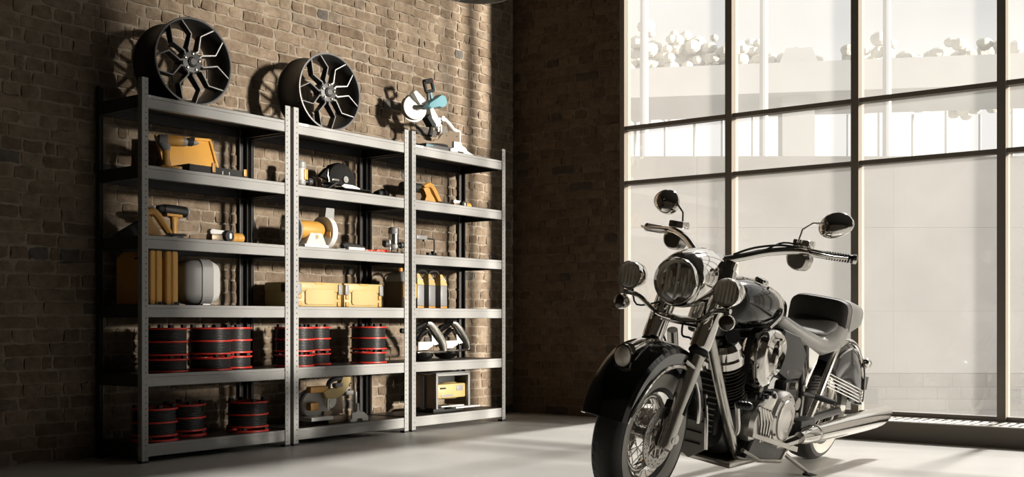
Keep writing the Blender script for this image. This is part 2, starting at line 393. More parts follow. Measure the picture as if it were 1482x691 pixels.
for (a, b) in edges:
    for (z0, z1) in bars:
        MB(M['frame']).box(FX0+0.015, FX1-0.02, -a, -b, z0, z1).build('glazing_bar', win)
    for (z0, z1) in zip([b_[1] for b_ in bars[:-1]], [b_[0] for b_ in bars[1:]]):
        MB(M['glass']).box(0.055, 0.061, -a, -b, z0, z1).build('pane', win)
MB(M['plaster']).box(0, 0.30, 0, WY0-WY1, -0.02, 0.06).build('sill_base', win)
# heater box with perforated top
hb = empty('heater_box', (XW-0.19, (WY0+WY1)/2-0.05, 0), label='long low dark convector box with white slotted top running under the tall window', cat='heater')
ln = (WY1-WY0)/2-0.1
MB(M['sill']).box(-0.185, -0.165, -ln, ln, 0.0, 0.135).box(0.165, 0.19, -ln, ln, 0.0, 0.135).box(-0.165, 0.165, -ln, ln, 0.02, 0.10).build('casing', hb)
g = MB(M['grille'])
g.box(-0.19, -0.165, -ln, ln, 0.135, 0.142).box(0.165, 0.19, -ln, ln, 0.135, 0.142)
n = int(2*ln/0.06)
for i in range(n): yy = -ln + i*2*ln/n; g.box(-0.165, 0.165, yy, yy+0.035, 0.132, 0.141)
for i in range(4): g.box(-0.12+i*0.07, -0.105+i*0.07, -ln, ln, 0.130, 0.139)
g.build('top_grille', hb)
# --- outside the window
def ext_mat(name, base, st, sc_, bands=False):
    return mat(name, base, 0.9, var=st, vscale=sc_, spec=0.1)
M['concrete_out'] = mat('outdoor_concrete', (0.78, 0.765, 0.735), 0.9, var=0.09, vscale=1.6, spec=0.1)
M['stone_out'] = mat('outdoor_stone', (0.42, 0.395, 0.35), 0.9, var=0.12, vscale=3, spec=0.1)
M['ground_out'] = mat('outdoor_ground', (0.34, 0.33, 0.31), 0.9, var=0.05, vscale=0.8, spec=0.1)
M['deck_out'] = mat('overpass_concrete', (0.37, 0.37, 0.365), 0.9, var=0.05, vscale=0.2, spec=0.1)
M['tree_out'] = mat('pale_trees', (0.44, 0.425, 0.38), 0.9, var=0.15, vscale=0.8, spec=0.1)
M['vent_out'] = mat('vent_grey', (0.12, 0.12, 0.12), 0.8)
o = MB(M['ground_out']).box(XW+0.35, 190, -70, 150, -0.25, -0.12).build('ground'); tag(o, kind='structure')
A = Vector((14.65, 0.6, 0)); B = Vector((9.55, 7.35, 0)); d = (B-A); Lw = d.length; ang = math.atan2(d.y, d.x)
rw = empty('retaining_wall', A, ang, 'pale stained concrete retaining wall outside the window on a coarse stone footing', 'wall')
zz = [-0.12, 0.10, 0.95, 1.85, 2.62]
r = random.Random(3)
for k in range(1, 4):
    for i in range(4):
        x0 = Lw*i/4
        MB(M['concrete_out']).box(x0+0.0015, x0+Lw/4-0.0015, -0.3, r.uniform(0, 0.004), zz[k]+0.18*(k == 1)+0.0015, zz[k+1]-0.0015).build('panel', rw)
x = 0
row = 0
for (z0, z1) in ((-0.12, 0.0), (0.0, 0.13), (0.13, 0.275)):
    x = 0.0
    while x < Lw-0.1:
        w = r.uniform(0.18, 0.42); 
        MB(M['stone_out']).box(x+0.002, min(x+w, Lw)-0.002, -0.28, r.uniform(0.01, 0.02), z0+0.002, z1-0.002, 0.006).build('stone', rw); x += w
for x in (2.96, 4.50):
    MB(M['vent_out']).box(x-0.09, x+0.09, 0.025, 0.045, -0.05, 0.115).build('vent', rw)
def uv(u, z): c, s = math.cos(YAW), math.sin(YAW); return Vector((z*(c+u*s), z*(s-u*c), 0))
def oriented(name, p0, p1, label, cat):
    dd = p1-p0; return empty(name, p0, math.atan2(dd.y, dd.x), label, cat), dd.length
dk, Ld = oriented('overpass', uv(0.02, 62), uv(0.62, 56), 'pale concrete overpass far beyond the window with a flared pier', 'bridge')
MB(M['deck_out']).box(0, Ld, 0, 7, 13.0, 14.6).build('deck', dk)
u0 = Ld*0.42
MB(M['deck_out']).prism([(u0-0.85, -0.1), (u0+0.85, -0.1), (u0+0.85, 13.0), (u0-0.85, 13.0)], 'y', 1, 5).build('pier', dk)
MB(M['deck_out']).prism([(u0-1.1, 14.6), (u0+1.1, 14.6), (u0+0.7, 15.6), (u0-0.65, 15.6)], 'y', 1, 5).build('pier_head', dk)
for q, u in enumerate((0.118, 0.225, 0.335)):
    p = uv(u, 50)
    po = MB(M['deck_out']).cyl((0, 0, -0.12), (0, 0, 24), 0.22, 0.15, 10).build('street_pole', loc=tuple(p))
    tag(po, ['pale pole rising beyond the leftmost window column', 'pale pole rising beyond the second window column', 'pale pole rising beyond the third window column'][q], 'pole', None)
def leafy(mb, c, rr, seed, n=26):
    r = random.Random(seed)
    for i in range(n):
        a = r.uniform(0, 2*pi); e = r.uniform(-.5, 1); q = r.uniform(0.3, 1)
        p = (c[0]+rr*1.2*q*math.cos(a), c[1]+rr*q*math.sin(a), c[2]+rr*q*e*0.9); s = rr*r.uniform(.12, .26)
        mb.ell(p, (s, s, s*.8), 9, 6)
tp = [(0.085, 'leftmost'), (0.11, 'second'), (0.137, 'third'), (0.163, 'fourth'), (0.188, 'fifth'), (0.215, 'sixth'), (0.243, 'seventh'), (0.30, 'eighth'), (0.328, 'ninth'), (0.358, 'tenth'), (0.388, 'eleventh'), (0.418, 'twelfth'), (0.447, 'rightmost')]
for i, (u, w) in enumerate(tp):
    p = uv(u, 76 + 9*(i % 2)); t = empty('tree', p, label='faint hazy tree beyond the overpass, %s in the row seen through the window' % w, cat='tree', group='trees beyond the overpass')
    MB(M['deck_out']).cyl((0, 0, -0.12), (0, 0, 16.5), 0.14, 0.10, 8).build('trunk', t)
    m = MB(M['tree_out']); leafy(m, (0, 0, 18.0+rnd.uniform(-.7, .7)), 2.4, i, 90); m.build('crown', t)
# --- pendant lamp
pl = empty('pendant_lamp', (4.064, 3.257, 4.037), label='dome pendant lamp hanging from the ceiling, only its rim in view above the shelves', cat='lamp')
MB(M['lamp_metal']).lathe([(r_*.66, z_) for r_, z_ in [(0.232, -1.655), (0.238, -1.66), (0.236, -1.672), (0.226, -1.672), (0.222, -1.655), (0.20, -1.60), (0.12, -1.52), (0.05, -1.48), (0.05, -1.44), (0.135, -1.50), (0.21, -1.58), (0.230, -1.64), (0.232, -1.655)]], n=48).build('shade', pl)
MB(M['matte_black']).cyl((0, 0, -1.46), (0, 0, CEIL-4.037), 0.005, n=8).build('cord', pl)
MB(M['alloy']).lathe([(0.05, CEIL-4.067), (0.05, CEIL-4.037)], n=16).build('ceiling_rose', pl)
MB(M['white']).ell((0, 0, -1.56), (0.035, 0.035, 0.05)).build('bulb', pl)

# added unseen warehouse outside, blocking sky light from the shelves
wh = empty('sky_blocker', (17.5, -7.5, 0), label='added unseen low dark brick warehouse outside, beyond the right end of the view', cat='light blocker')
MB(M['brick_dark']).box(-2.5, 2.5, -7.5, 7.5, -0.12, 5.2).build('wall', wh)
MB(M['matte_black']).prism([(-2.8, 5.2), (2.8, 5.2), (0, 6.2)], 'y', -7.8, 7.8).build('roof', wh)
for i in range(5):
    f = MB(M['frame']).box(-2.56, -2.5, -6.6+i*2.9, -5.2+i*2.9, 1.2, 3.2).build('window', wh)
    MB(M['amber']).box(-2.58, -2.56, -6.5+i*2.9, -5.3+i*2.9, 1.3, 3.1).build('pane', f)
# ------------------------------------------------------------------ shelving
YF = 5.733; YB = 6.205; LEV = [2.195, 1.775, 1.356, 0.945, 0.531, 0.114]; PH = 2.293; BMH = 0.078
def flange(mb, a0, a1, b0, b1, along, h):
    """perforated strip: spans a0..a1 (width) and b0..b1 (thickness); holes every 36 mm"""
    def bx(p0, p1, z0, z1):
        if along == 'x': mb.box(p0, p1, b0, b1, z0, z1)
        else: mb.box(b0, b1, p0, p1, z0, z1)
    m = a0+(a1-a0)*0.62; hw = 0.0032 if a1 > a0 else -0.0032
    bx(a0, m-hw, 0.012, h); bx(m+hw, a1, 0.012, h)
    z = 0.012; n = int((h-0.03)/0.036)
    for i in range(n+1):
        zc = 0.034+i*0.036
        bx(m-hw, m+hw, z, min(zc-0.0045, h)); z = zc+0.0045
    if z < h: bx(m-hw, m+hw, z, h)
M['post_black_beam_shade'] = mat('black_post_and_beam_shade', (0.022, 0.022, 0.022), 0.5)  # own black of the rear posts; painted shade on rear and side beams
def upright(parent, cx, cy, sx, sy):
    """corner post; sx, sy point outwards from the unit"""
    mb = MB(M['shelf_grey'] if sy < 0 else M['post_black_beam_shade']); t = 0.002; w = 0.043
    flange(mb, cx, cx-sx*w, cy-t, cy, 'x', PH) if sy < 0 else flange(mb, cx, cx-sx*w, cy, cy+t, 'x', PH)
    flange(mb, cy, cy-sy*0.040, cx-t*(sx > 0), cx+t*(sx < 0), 'y', PH)
    o = mb.build('upright', parent)
    e_ = 0.0042
    MB(M['matte_black']).box(cx-sx*e_, cx-sx*(w-.004), cy-sy*e_, cy-sy*(e_+.002), .014, PH-.01).box(cx-sx*e_, cx-sx*(e_+.002), cy-sy*e_, cy-sy*(w-.006), .014, PH-.01).build('hole_shade_backing', o)  # black backing added behind the holes to paint them as shaded
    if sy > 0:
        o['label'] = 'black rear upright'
        MB(M['shelf_grey']).box(cx-sx*w, cx-sx*(w+0.002), cy-0.012, cy, 0.012, PH).build('edge_strip', o)
    MB(M['matte_black']).box(cx+sx*0.002, cx-sx*(w+0.003), cy+sy*0.003, cy-sy*0.043, 0.0, 0.014).build('foot', parent)
def unit(name, x0, x1, label):
    u = empty(name, ((x0+x1)/2, (YF+YB)/2, 0), label=label, cat='shelving'); W = (x1-x0)/2; D = (YB-YF)/2
    for sx_ in (-1, 1):
        for sy_ in (-1, 1): upright(u, sx_*W, sy_*D, sx_, sy_)
    for z in LEV:
        for s_ in (-1, 1):     # front and back beams, then side beams
            yo = s_*(D-0.004); yi = s_*(D-0.030)
            mb = MB(M['shelf_grey'] if s_ < 0 else M['post_black_beam_shade']); a = W-0.006
            mb.box(-a, a, yo, yo-s_*0.002, z-BMH, z-0.0235).box(-a, a, yo, yi, z-BMH, z-BMH+0.002)
            mb.box(-a, a, yo-s_*0.003, yo-s_*0.005, z-0.0245, z-0.0215)
            mb.box(-a+0.037, a-0.037, yo, yo-s_*0.002, z-0.0205, z).box(-a+0.037, a-0.037, yo, yo-s_*0.014, z-0.002, z)
            bo = mb.build('beam', u)
            if s_ > 0: bo['label'] = 'rear beam with shade painted in black'
        for s_ in (-1, 1):
            xo = s_*(W-0.004)
            bo = MB(M['post_black_beam_shade']).box(xo, xo-s_*0.002, -D+0.006, D-0.006, z-BMH, z-0.001).box(xo, xo-s_*0.026, -D+0.006, D-0.006, z-BMH, z-BMH+0.002).build('side_beam', u); bo['label'] = 'side beam with shade painted in black'  # grey beam coloured black, shade put into the colour
        MB(M['shelf_dark']).box(-W+0.008, W-0.008, -D+0.020, D-0.008, z-0.014, z-0.0015).build('shelf_board', u)
    # white maker's sticker on the top front beam
    lb = MB(M['white']); xs = -W+0.047
    if name == 'shelving_unit' and x0 < 4.2:
        o = lb.prism(rrect(0.017, 0.017, 0.004, 2, xs+0.009, LEV[0]-0.0105), 'y', -D+0.0035, -D+0.0012).build('sticker', u); o['label'] = 'small white square emblem'
        MB(M['shelf_grey']).cyl((xs+0.009, -D+0.0012, LEV[0]-0.0105), (xs+0.009, -D+0.0002, LEV[0]-0.0105), 0.0035, n=10).build('emblem_dot', o)
        me = text_mesh('Malowa', 0.023, 0.0006, M['white']); t = bpy.data.objects.new('lettering', me); COL.objects.link(t); t.parent = u
        t.location = (xs+0.021, -D+0.002, LEV[0]-0.0175); t.rotation_euler = (pi/2, 0, 0); t['label'] = 'small white maker lettering'
    else:
        o = lb.box(xs, xs+0.018, -D+0.0035, -D+0.0012, LEV[0]-0.0195, LEV[0]-0.001).box(xs+0.022, xs+0.088, -D+0.0035, -D+0.0012, LEV[0]-0.0195, LEV[0]-0.001).build('sticker', u); o['label'] = 'small white sticker'
    return u
UX = [(3.970, 5.123), (5.155, 6.303), (6.342, 7.512)]
unit('shelving_unit', *UX[0], 'left grey perforated steel shelving unit, six shelves, holding the upright yellow cases')
unit('shelving_unit', *UX[1], 'middle grey perforated steel shelving unit, six shelves, holding the two wide yellow toolboxes')
unit('shelving_unit', *UX[2], 'right grey perforated steel shelving unit by the room corner, six shelves, saw on top')
G = 0.0
def at(name, x, y, lev, rz, label, cat, group=None, dz=0.0):
    return empty(name, (x, y, LEV[lev]+dz), rad(rz), label, cat, group)
# ---- wheel rims on top
def wheel_rim(x, y, rz, label):
    t = at('wheel_rim', x, y, 0, rz, label, 'wheel', 'black alloy wheel rims on the top shelves'); R = 0.275; zc = R
    prof = [(R, 0), (R, .010), (.262, .018), (.250, .05), (.238, .10), (.243, .17), (.262, .225), (R, .24), (R, .255), (.262, .255), (.250, .235), (.232, .17), (.226, .10), (.238, .05), (.252, .016), (.262, 0)]
    MB(M['rim_black']).lathe([(r, h) for r, h in prof], (0, 0, zc), (0, 1, 0), 64, closed=True).build('barrel', t, 25)
    MB(M['rim_edge']).lathe([(R+.0003, .004), (R-.001, -.0015), (.268, -.003), (.264, -.001)], (0, 0, zc), (0, 1, 0), 72, closed=True).build('lip', t)
    hub = MB(M['rim_black']).lathe([(.001, .012), (.026, .012), (.030, .016), (.034, .022), (.064, .024), (.074, .032), (.076, .10), (.03, .10), (.001, .10)], (0, 0, zc), (0, 1, 0), 40).build('hub', t)
    MB(M['rim_black']).lathe([(.001, .006), (.020, .006), (.024, .012)], (0, 0, zc), (0, 1, 0), 24).build('centre_cap', hub)
    for k in range(5):
        a = rad(43+36+72*k-2); px, pz = .052*math.sin(a), zc+.052*math.cos(a)
        MB(M['bolt']).lathe([(.0085, .026), (.0085, .018), (.005, .014), (.001, .014)], (px, 0, pz), (0, 1, 0), 12).build('lug_bolt', hub)
    def P3(r_, a_, y_): return (r_*math.sin(a_), y_, zc+r_*math.cos(a_))
    for k in range(5):
        c = rad(43+72*k)
        for s_ in (-1, 1):
            pts = [(.066, c+s_*rad(17)), (.085, c+s_*rad(11)), (.175, c+s_*rad(25)), (.262, c+s_*rad(10))]
            ww = [.016, .010, .0075, .0065]; fy = [.026, .022, .012, .004]; dp = [.06, .052, .046, .055]
            rs = []; ed = []
            for i, (r_, a_) in enumerate(pts):
                q0 = Vector(P3(*pts[max(i-1, 0)], 0)); q1 = Vector(P3(*pts[min(i+1, 3)], 0)); d_ = (q1-q0).normalized(); nn = Vector((d_.z, 0, -d_.x))
                p = Vector(P3(r_, a_, 0)); w = ww[i]
                ed.append([tuple(p + nn*w*a2*.26 + Vector((0, fy[i]+dy, 0))) for a2, dy in ((-1, 0), (1, 0), (1, -.0022), (-1, -.0022))])
                rs.append([tuple(p + nn*w*a2 + Vector((0, dy, 0))) for a2, dy in ((-.62, fy[i]), (.62, fy[i]), (1.2, fy[i]+dp[i]), (-1.2, fy[i]+dp[i]))])
            sp = MB(M['rim_black']).rings(rs).build('spoke', t)
            MB(M['rim_edge']).rings(ed).build('machined_edge', sp)
    return t
wheel_rim(4.395, 5.80, -5, 'larger-looking black split-spoke alloy wheel rim at the left end of the top shelf')
wheel_rim(5.560, 5.80, -5, 'black split-spoke alloy wheel rim on top of the middle shelving unit')
# ---- cable reels
def coil(mb, z0, z1, n=7, r=.127):
    pr = [(.05, z0)]
    for i in range(n):
        a, b = z0+(z1-z0)*i/n, z0+(z1-z0)*(i+1)/n
        pr += [(r-.004, a), (r, (a*2+b)/3), (r, (a+2*b)/3), (r-.004, b)]
    pr += [(.05, z1)]; mb.lathe(pr, n=40)
def fl(z0, t=.011, r=.138): return MB(M['red']).lathe([(.06, z0), (r-.002, z0), (r, z0+.002), (r, z0+t-.002), (r-.002, z0+t), (r-.016, z0+t-.001), (r-.018, z0+t-.003), (.06, z0+t-.003), (.06, z0)], n=40)
def reel(kind):
    t = empty('cable_reel', (0, 0, 0)); top = {'double': .168, 'single': .080, 'footed': .198}[kind]; b = .030 if kind == 'footed' else 0
    if kind == 'footed':
        MB(M['red']).lathe([(.108, 0), (.140, 0), (.140, .012), (.108, .012), (.108, 0)], n=40).build('foot_ring', t)
        for a in (40, 130, 220, 310): c, s_ = .118*math.cos(rad(a)), .118*math.sin(rad(a)); MB(M['matte_black']).box(c-.013, c+.013, s_-.013, s_+.013, .010, b+.002).build('peg', t)
    zs = [b, b+.080, b+.160] if kind != 'single' else [b, b+.072]
    for z in zs: fl(z).build('flange', t)
    for z0, z1 in zip(zs[:-1], zs[1:]): m = MB(M['cable']); coil(m, z0+.006, z1); m.build('cable', t)
    for a in (70, 160, 250, 340): c, s_ = .112*math.cos(rad(a)), .112*math.sin(rad(a)); MB(M['matte_black']).box(c-.013, c+.013, s_-.013, s_+.013, top-.004, top+.022).build('peg', t)
    MB(M['matte_black']).lathe([(.045, b+.001), (.060, b+.001), (.060, top-.003), (.045, top-.003), (.045, b+.001)], n=24).build('hub', t)
    return t
proto = {k: reel(k) for k in ('double', 'single', 'footed')}
for q in proto.values(): KIDS[q.name] = [c for c in bpy.data.objects if c.parent == q]
used = set()
def put(kind, x, y, lev, dz, label, group):
    q = proto[kind]
    if kind in used:
        src = q; q = q.copy(); COL.objects.link(q)
        for ch in KIDS[src.name]: c = ch.copy(); COL.objects.link(c); c.parent = q
    used.add(kind)
    q.location = (x, y, LEV[lev]+dz); tag(q, label, 'reel', group)
    return q
gS = 'stacked red and black cable reels on the fifth shelf'; gF = 'footed cable reels on the bottom shelf'
for (x, y, w) in ((4.245, 5.885, 'leftmost stack, beside the front post of the left unit'), (4.585, 5.885, 'second stack from the left, fifth shelf'), (4.865, 6.025, 'third stack from the left, set back'),
                  (5.290, 5.885, 'behind the posts where two units meet'), (5.585, 6.02, 'set back stack right of those posts'), (6.075, 5.93, 'lone stack right in the middle unit')):
    if abs(x-5.290) < .01: x = 5.300
    put('single', x, y, 4, 0.0, 'thin lower cable reel, '+w, gS)
    put('double', x, y, 4, 0.102, 'thick upper cable reel, '+w, gS)
put('footed', 4.165, 5.885, 5, 0, 'leftmost bottom shelf cable reel, partly behind the front post', gF)
put('footed', 4.475, 6.01, 5, 0, 'set back bottom shelf cable reel, second from the left', gF)
put('footed', 4.890, 5.89, 5, 0, 'separate bottom shelf cable reel at the right of the left unit', gF)
# ---- cases
def slim_case(x, label, w=.094):
    t = at('tool_case', x, 5.765, 3, 0, label, 'case', 'upright yellow cases on the fourth shelf'); h = .325; dpt = .345
    sil = [(0, .0), (dpt, .0), (dpt, h-.035), (dpt-.07, h), (0, h)]
    MB(M['yellow']).prism(sil, 'x', -w/2, -w*.08, .008).build('shell', t)
    MB(M['yellow']).prism([(a, b) for a, b in sil], 'x', -w*.06, w/2-.004, .010).build('lid', t)
    hd = MB(M['matte_black']).box(-w/2-.004, -w/2+.006, .03, .05, h-.05, h-.003).box(-w/2-.004, -w/2+.006, .05, .15, h-.05, h-.04).build('handle', t); hd['label'] = 'black side handle'
    MB(M['orange']).box(-w/2-.003, -w/2+.004, .055, .145, h-.038, h-.004).build('latch', t)
    MB(M['matte_black']).box(.01, w/2-.002, -.004, .012, 0, .018).build('foot', t)
    return t
slim_case(4.095, 'leftmost upright yellow case, its broad side showing through the end of the shelving')
slim_case(4.209, 'second upright yellow case, between the leftmost case and the grey rounded case')
t = at('rounded_case', 4.475, 5.90, 3, -8, 'pale grey rounded hard case standing beside the upright yellow cases', 'case')
def rr(x, w, h, r): return [(x, p[0], p[1]+.147) for p in rrect(w, h, r, 5)]
MB(M['mid_grey']).rings([rr(-.125, .19, .20, .05), rr(-.105, .225, .245, .055), rr(-.06, .245, .275, .06), rr(-.02, .25, .28, .06)]).build('shaded_left_shell', t, 50)  # shell tones run dark to white, painting the sunlight from the right
MB(M['light_grey']).rings([rr(-.018, .262, .290, .06), rr(.055, .262, .290, .06), rr(.06, .25, .28, .06)]).build('centre_band', t)
MB(M['white']).rings([rr(.061, .25, .280, .06), rr(.115, .215, .235, .055), rr(.125, .19, .21, .05)]).build('lit_right_shell', t, 50)
MB(M['white']).box(.0, .05, -.10, .10, 0, .012).build('foot', t)
def toolbox(x, label, w=.425):
    t = at('toolbox', x, 5.80, 3, 0, label, 'toolbox', 'wide yellow toolboxes on the fourth shelf'); h = .172; d = .33
    MB(M['yellow_pale']).box(-w/2+.006, w/2-.006, .006, d, 0.0, h*.62, .008).box(-w/2, w/2, 0, d, h*.60, h, .010).build('body', t)
    MB(M['yellow_pale']).prism(rrect(w*.62, h*.62, .02, 4, 0, h*.40), 'y', .004, -.004, .003).build('front_panel', t)
    for s_ in (-1, 1):
        for zz_ in (.0, .05): MB(M['yellow']).box(s_*w*.42-.014, s_*w*.42+.014, -.004, .01, zz_+.004, zz_+.036, .003).build('rib', t)
        l = MB(M['light_grey']).box(s_*w*.44-.019, s_*w*.44+.019, -.009, .002, h-.085, h-.012, .004).build('latch', t); l['label'] = 'grey latch'
    MB(M['yellow']).prism([(-.05, 0), (-.035, -.014), (.035, -.014), (.05, 0)], 'y', -.003, .03).build('handle_recess', t).location = (0, 0, h-.002)
    MB(M['matte_black']).box(-w/2-.004, -w/2+.004, .10, .15, h-.07, h-.012).build('side_latch', t)
    return t
toolbox(5.458, 'left wide yellow toolbox with grey latches, behind the posts of the middle unit', .44)
toolbox(5.895, 'right wide yellow toolbox with grey latches, in the middle of the fourth shelf', .40)
# jug and three slim bottles
t = at('jerrycan', 6.425, 5.93, 3, 0, 'dark brown can with grey shoulder and ochre label behind the posts', 'can')
def rz_(z, w, d, r): return [(p[0], p[1], z) for p in rrect(w, d, r, 4)]
MB(M['brown']).rings([rz_(0, .150, .19, .03), rz_(.01, .158, .20, .03), rz_(.205, .158, .20, .03)]).build('body', t)
MB(M['light_grey']).rings([rz_(.2052, .156, .198, .03), rz_(.24, .146, .185, .03), rz_(.275, .10, .13, .03), rz_(.285, .06, .08, .02)]).build('shoulder', t, 50)
MB(M['yellow']).box(-.0795, .0795, -.1015, -.09, .080, .188).build('label', t)
MB(M['brown']).lathe([(.016, .0), (.016, .001)], (-.045, -.1017, .155), (0, -1, 0), 14).build('emblem', t)
MB(M['brown']).box(.0, .03, -.1022, -.1014, .160, .168).build('print', t)
MB(M['orange']).cyl((0, 0, .284), (0, 0, .312), .022, .020).build('cap', t)
for i, (x, w) in enumerate(((6.555, 'left one, half hidden by the post'), (6.690, 'middle one'), (6.832, 'right one'))):
    t = at('spray_pack', x, 5.83, 3, 0, 'slim grey bottle with pointed yellow top, %s of three' % w, 'bottle', 'slim grey bottles with yellow tops'); hw = .040
    MB(M['orange']).box(-hw, hw, 0, .10, 0, .016, .003).build('base', t)
    MB(M['mid_grey']).box(-hw+.0, hw, 0, .10, .016, .184, .006).build('body', t)
    MB(M['yellow_pale']).rings([[(-hw, 0, .184), (hw, 0, .184), (hw, .10, .184), (-hw, .10, .184)], [(-hw*.80, .01, .222), (hw*.80, .01, .222), (hw*.80, .09, .222), (-hw*.80, .09, .222)], [(-hw*.30, .03, .272), (hw*.30, .03, .272), (hw*.30, .07, .272), (-hw*.30, .07, .272)]]).build('top', t, 20)
    MB(M['white']).tube([(-hw*.82, .008, .220), (-.01, .009, .236), (0, .010, .228), (.01, .009, .236), (hw*.82, .008, .220)], .003, 6).build('stripe', t)
    MB(M['dark_grey']).box(-hw+.01, hw-.01, .10, .135, 0, .25, .01).build('rear_bracket', t)
    MB(M['matte_black']).tube([(-.045, .12, .24), (-.045, .12, .285), (-.005, .12, .300), (.05, .12, .298), (.075, .12, .270), (.075, .12, .235)], .009, 8, sm=4).build('handle', t)
# ------------------------------------------------------------------ power tools
# yellow drill left on the second shelf
t = at('cordless_drill', 4.235, 5.86, 1, -20, 'yellow and grey cordless drill standing in front of the open yellow organizer', 'drill')
MB(M['yellow']).box(-.045, .085, -.04, .04, 0, .028, .006).build('battery', t)
MB(M['yellow']).rings([[(p[0]+.002, p[1], .028) for p in rrect(.05, .045, .018)], [(p[0]-.004, p[1], .08) for p in rrect(.042, .040, .018)], [(p[0]-.004, p[1], .125) for p in rrect(.044, .042, .018)]]).build('grip', t)
MB(M['mid_grey']).rings([[(p[0]-.004, p[1], .124) for p in rrect(.046, .044, .018)], [(p[0]-.014, p[1], .155) for p in rrect(.075, .052, .02)], [(p[0]-.03, p[1], .18) for p in rrect(.06, .056, .02)]]).lathe([(.02, -.06), (.032, -.05), (.034, -.02), (.034, 0)], (0, 0, .188), (1, 0, 0), 20).build('motor_end', t)
MB(M['yellow']).lathe([(.0335, 0), (.034, .06), (.032, .095), (.030, .10)], (0, 0, .188), (1, 0, 0), 20).build('body', t)
MB(M['light_grey']).lathe([(.032, .10), (.029, .115), (.026, .125)], (0, 0, .188), (1, 0, 0), 20).build('collar', t)
c = MB(M['matte_black']).lathe([(.024, .125), (.026, .135), (.025, .155), (.018, .165)], (0, 0, .188), (1, 0, 0), 16).tube([(.12, -.02, .20), (.15, -.024, .206), (.165, -.02, .206)], .010, 8).build('chuck', t)
MB(M['light_grey']).lathe([(.017, .165), (.015, .18), (.004, .20)], (0, 0, .185), (1, 0, 0), 12).build('tip', c)
# open organizer with yellow lid and black bins
t = at('organizer_case', 4.565, 5.86, 1, 0, 'open organizer box with tall yellow lid raised behind black compartments', 'box')
lid = MB(M['yellow']); W, Hh = .235, .235
lid.T = Matrix.Translation((-.02, .13, .045)) @ Matrix.Rotation(rad(-18), 4, 'X') @ Matrix.Rotation(rad(-4), 4, 'Y')
lid.box(-W, W-.03, .012, .020, 0, Hh, .003)
lid.box(-W, -W+.018, 0, .02, 0, Hh, .003).box(W-.048, W-.03, 0, .02, 0, Hh, .003).box(-W, W-.03, 0, .02, Hh-.018, Hh, .003)
lid.build('lid', t)
b = MB(M['matte_black']); b.box(-.22, .23, -.075, .16, 0, .008)
for x in (-.22, -.11, -.0, .07, .14, .226): b.box(x, x+.005, -.075, .16, 0, .05)
b.box(-.22, .23, -.08, -.075, 0, .048).box(-.22, .23, .045, .05, 0, .05).box(-.22, .23, .155, .16, 0, .055)
b.build('bin_tray', t)
for i, (x, h_) in enumerate(((-.055, .072), (.195, .058))): MB(M['yellow']).box(x, x+.026, -.092, -.079, .012, h_, .003).build('clasp', t)
MB(M['white']).box(.03, .036, -.083, -.080, 0, .028).box(.083, .088, -.083, -.080, 0, .028).build('divider_clip', t)
# third shelf, left unit: jigsaw, hammer drill, small grinder
def leaning_saw(x, y, lev, k, label, rz=0, group=None):
    t = at('jigsaw', x, y, lev, rz, label, 'saw', group)
    def q(pts): return [(a*k, b*k) for a, b in pts]
    MB(M['yellow']).prism(q([(-.145, .010), (-.120, .055), (-.135, .085), (-.155, .112), (-.110, .128), (-.082, .118), (-.060, .080), (-.020, .040), (-.005, .010)]), 'y', -.026, .026, .007).build('motor_housing', t)
    MB(M['yellow']).tube([(-.125*k, 0, .122*k), (-.080*k, 0, .145*k), (-.040*k, 0, .140*k), (.010*k, 0, .085*k), (.055*k, 0, .028*k)], [.018*k, .022*k, .024*k, .024*k, .021*k], 8, sm=2, flat=.95).build('grip', t)
    MB(M['alloy']).box(-.15*k, .08*k, -.035, .035, 0, .010).build('base_plate', t)
    MB(M['matte_black']).box(.03*k, .15*k, -.034, -.022, .018*k, .030*k, .003).build('lever', t)
    return t
leaning_saw(4.205, 5.875, 2, 1.1, 'yellow jigsaw on the third shelf beside the front post of the left unit', group=None)
MB_ = MB(M['matte_black'])
t = at('saw_blade_guard', 3.99+.09, 6.06, 2, 0, 'black triangular plastic guard in the dark left end of the third shelf', 'guard')
MB(M['matte_black']).prism([(-.11, 0), (.11, 0), (.11, .09), (.085, .115)], 'y', -.02, .02, .006).build('shell', t)
MB(M['dark_grey']).box(-.12, .12, -.03, .03, 0, .006).build('base', t)
t = at('hammer_drill', 4.365, 5.96, 2, 6, 'yellow gripped cordless drill with long black barrel, upright on the third shelf', 'drill')
MB(M['black_plastic']).box(-.045, .045, -.035, .035, 0, .030, .006).build('battery', t)
MB(M['matte_black']).box(-.095, -.04, -.02, .02, .012, .026, .005).build('belt_hook', t)
MB(M['yellow']).rings([[(p[0]+.0, p[1], .03) for p in rrect(.050, .04, .018)], [(p[0]-.004, p[1], .09) for p in rrect(.044, .038, .018)], [(p[0]-.004, p[1], .135) for p in rrect(.050, .040, .018)], [(p[0]-.004, p[1], .155) for p in rrect(.085, .045, .02)]]).build('grip', t)
MB(M['yellow']).box(-.085, .045, -.030, .030, .145, .165, .008).build('lower_body', t)
MB(M['black_plastic']).lathe([(.020, -.10), (.030, -.095), (.034, -.06), (.036, .0), (.035, .085)], (0, 0, .187), (1, 0, -.03), 24).build('barrel', t)
MB(M['matte_black']).lathe([(.006, -.145), (.020, -.135), (.026, -.11), (.024, -.09)], (0, 0, .187), (1, 0, -.03), 18).build('chuck', t)
MB(M['light_grey']).lathe([(.035, .085), (.036, .088), (.034, .10), (.024, .104), (.022, .099), (.001, .099)], (0, 0, .187), (1, 0, -.03), 24).build('end_cap', t)
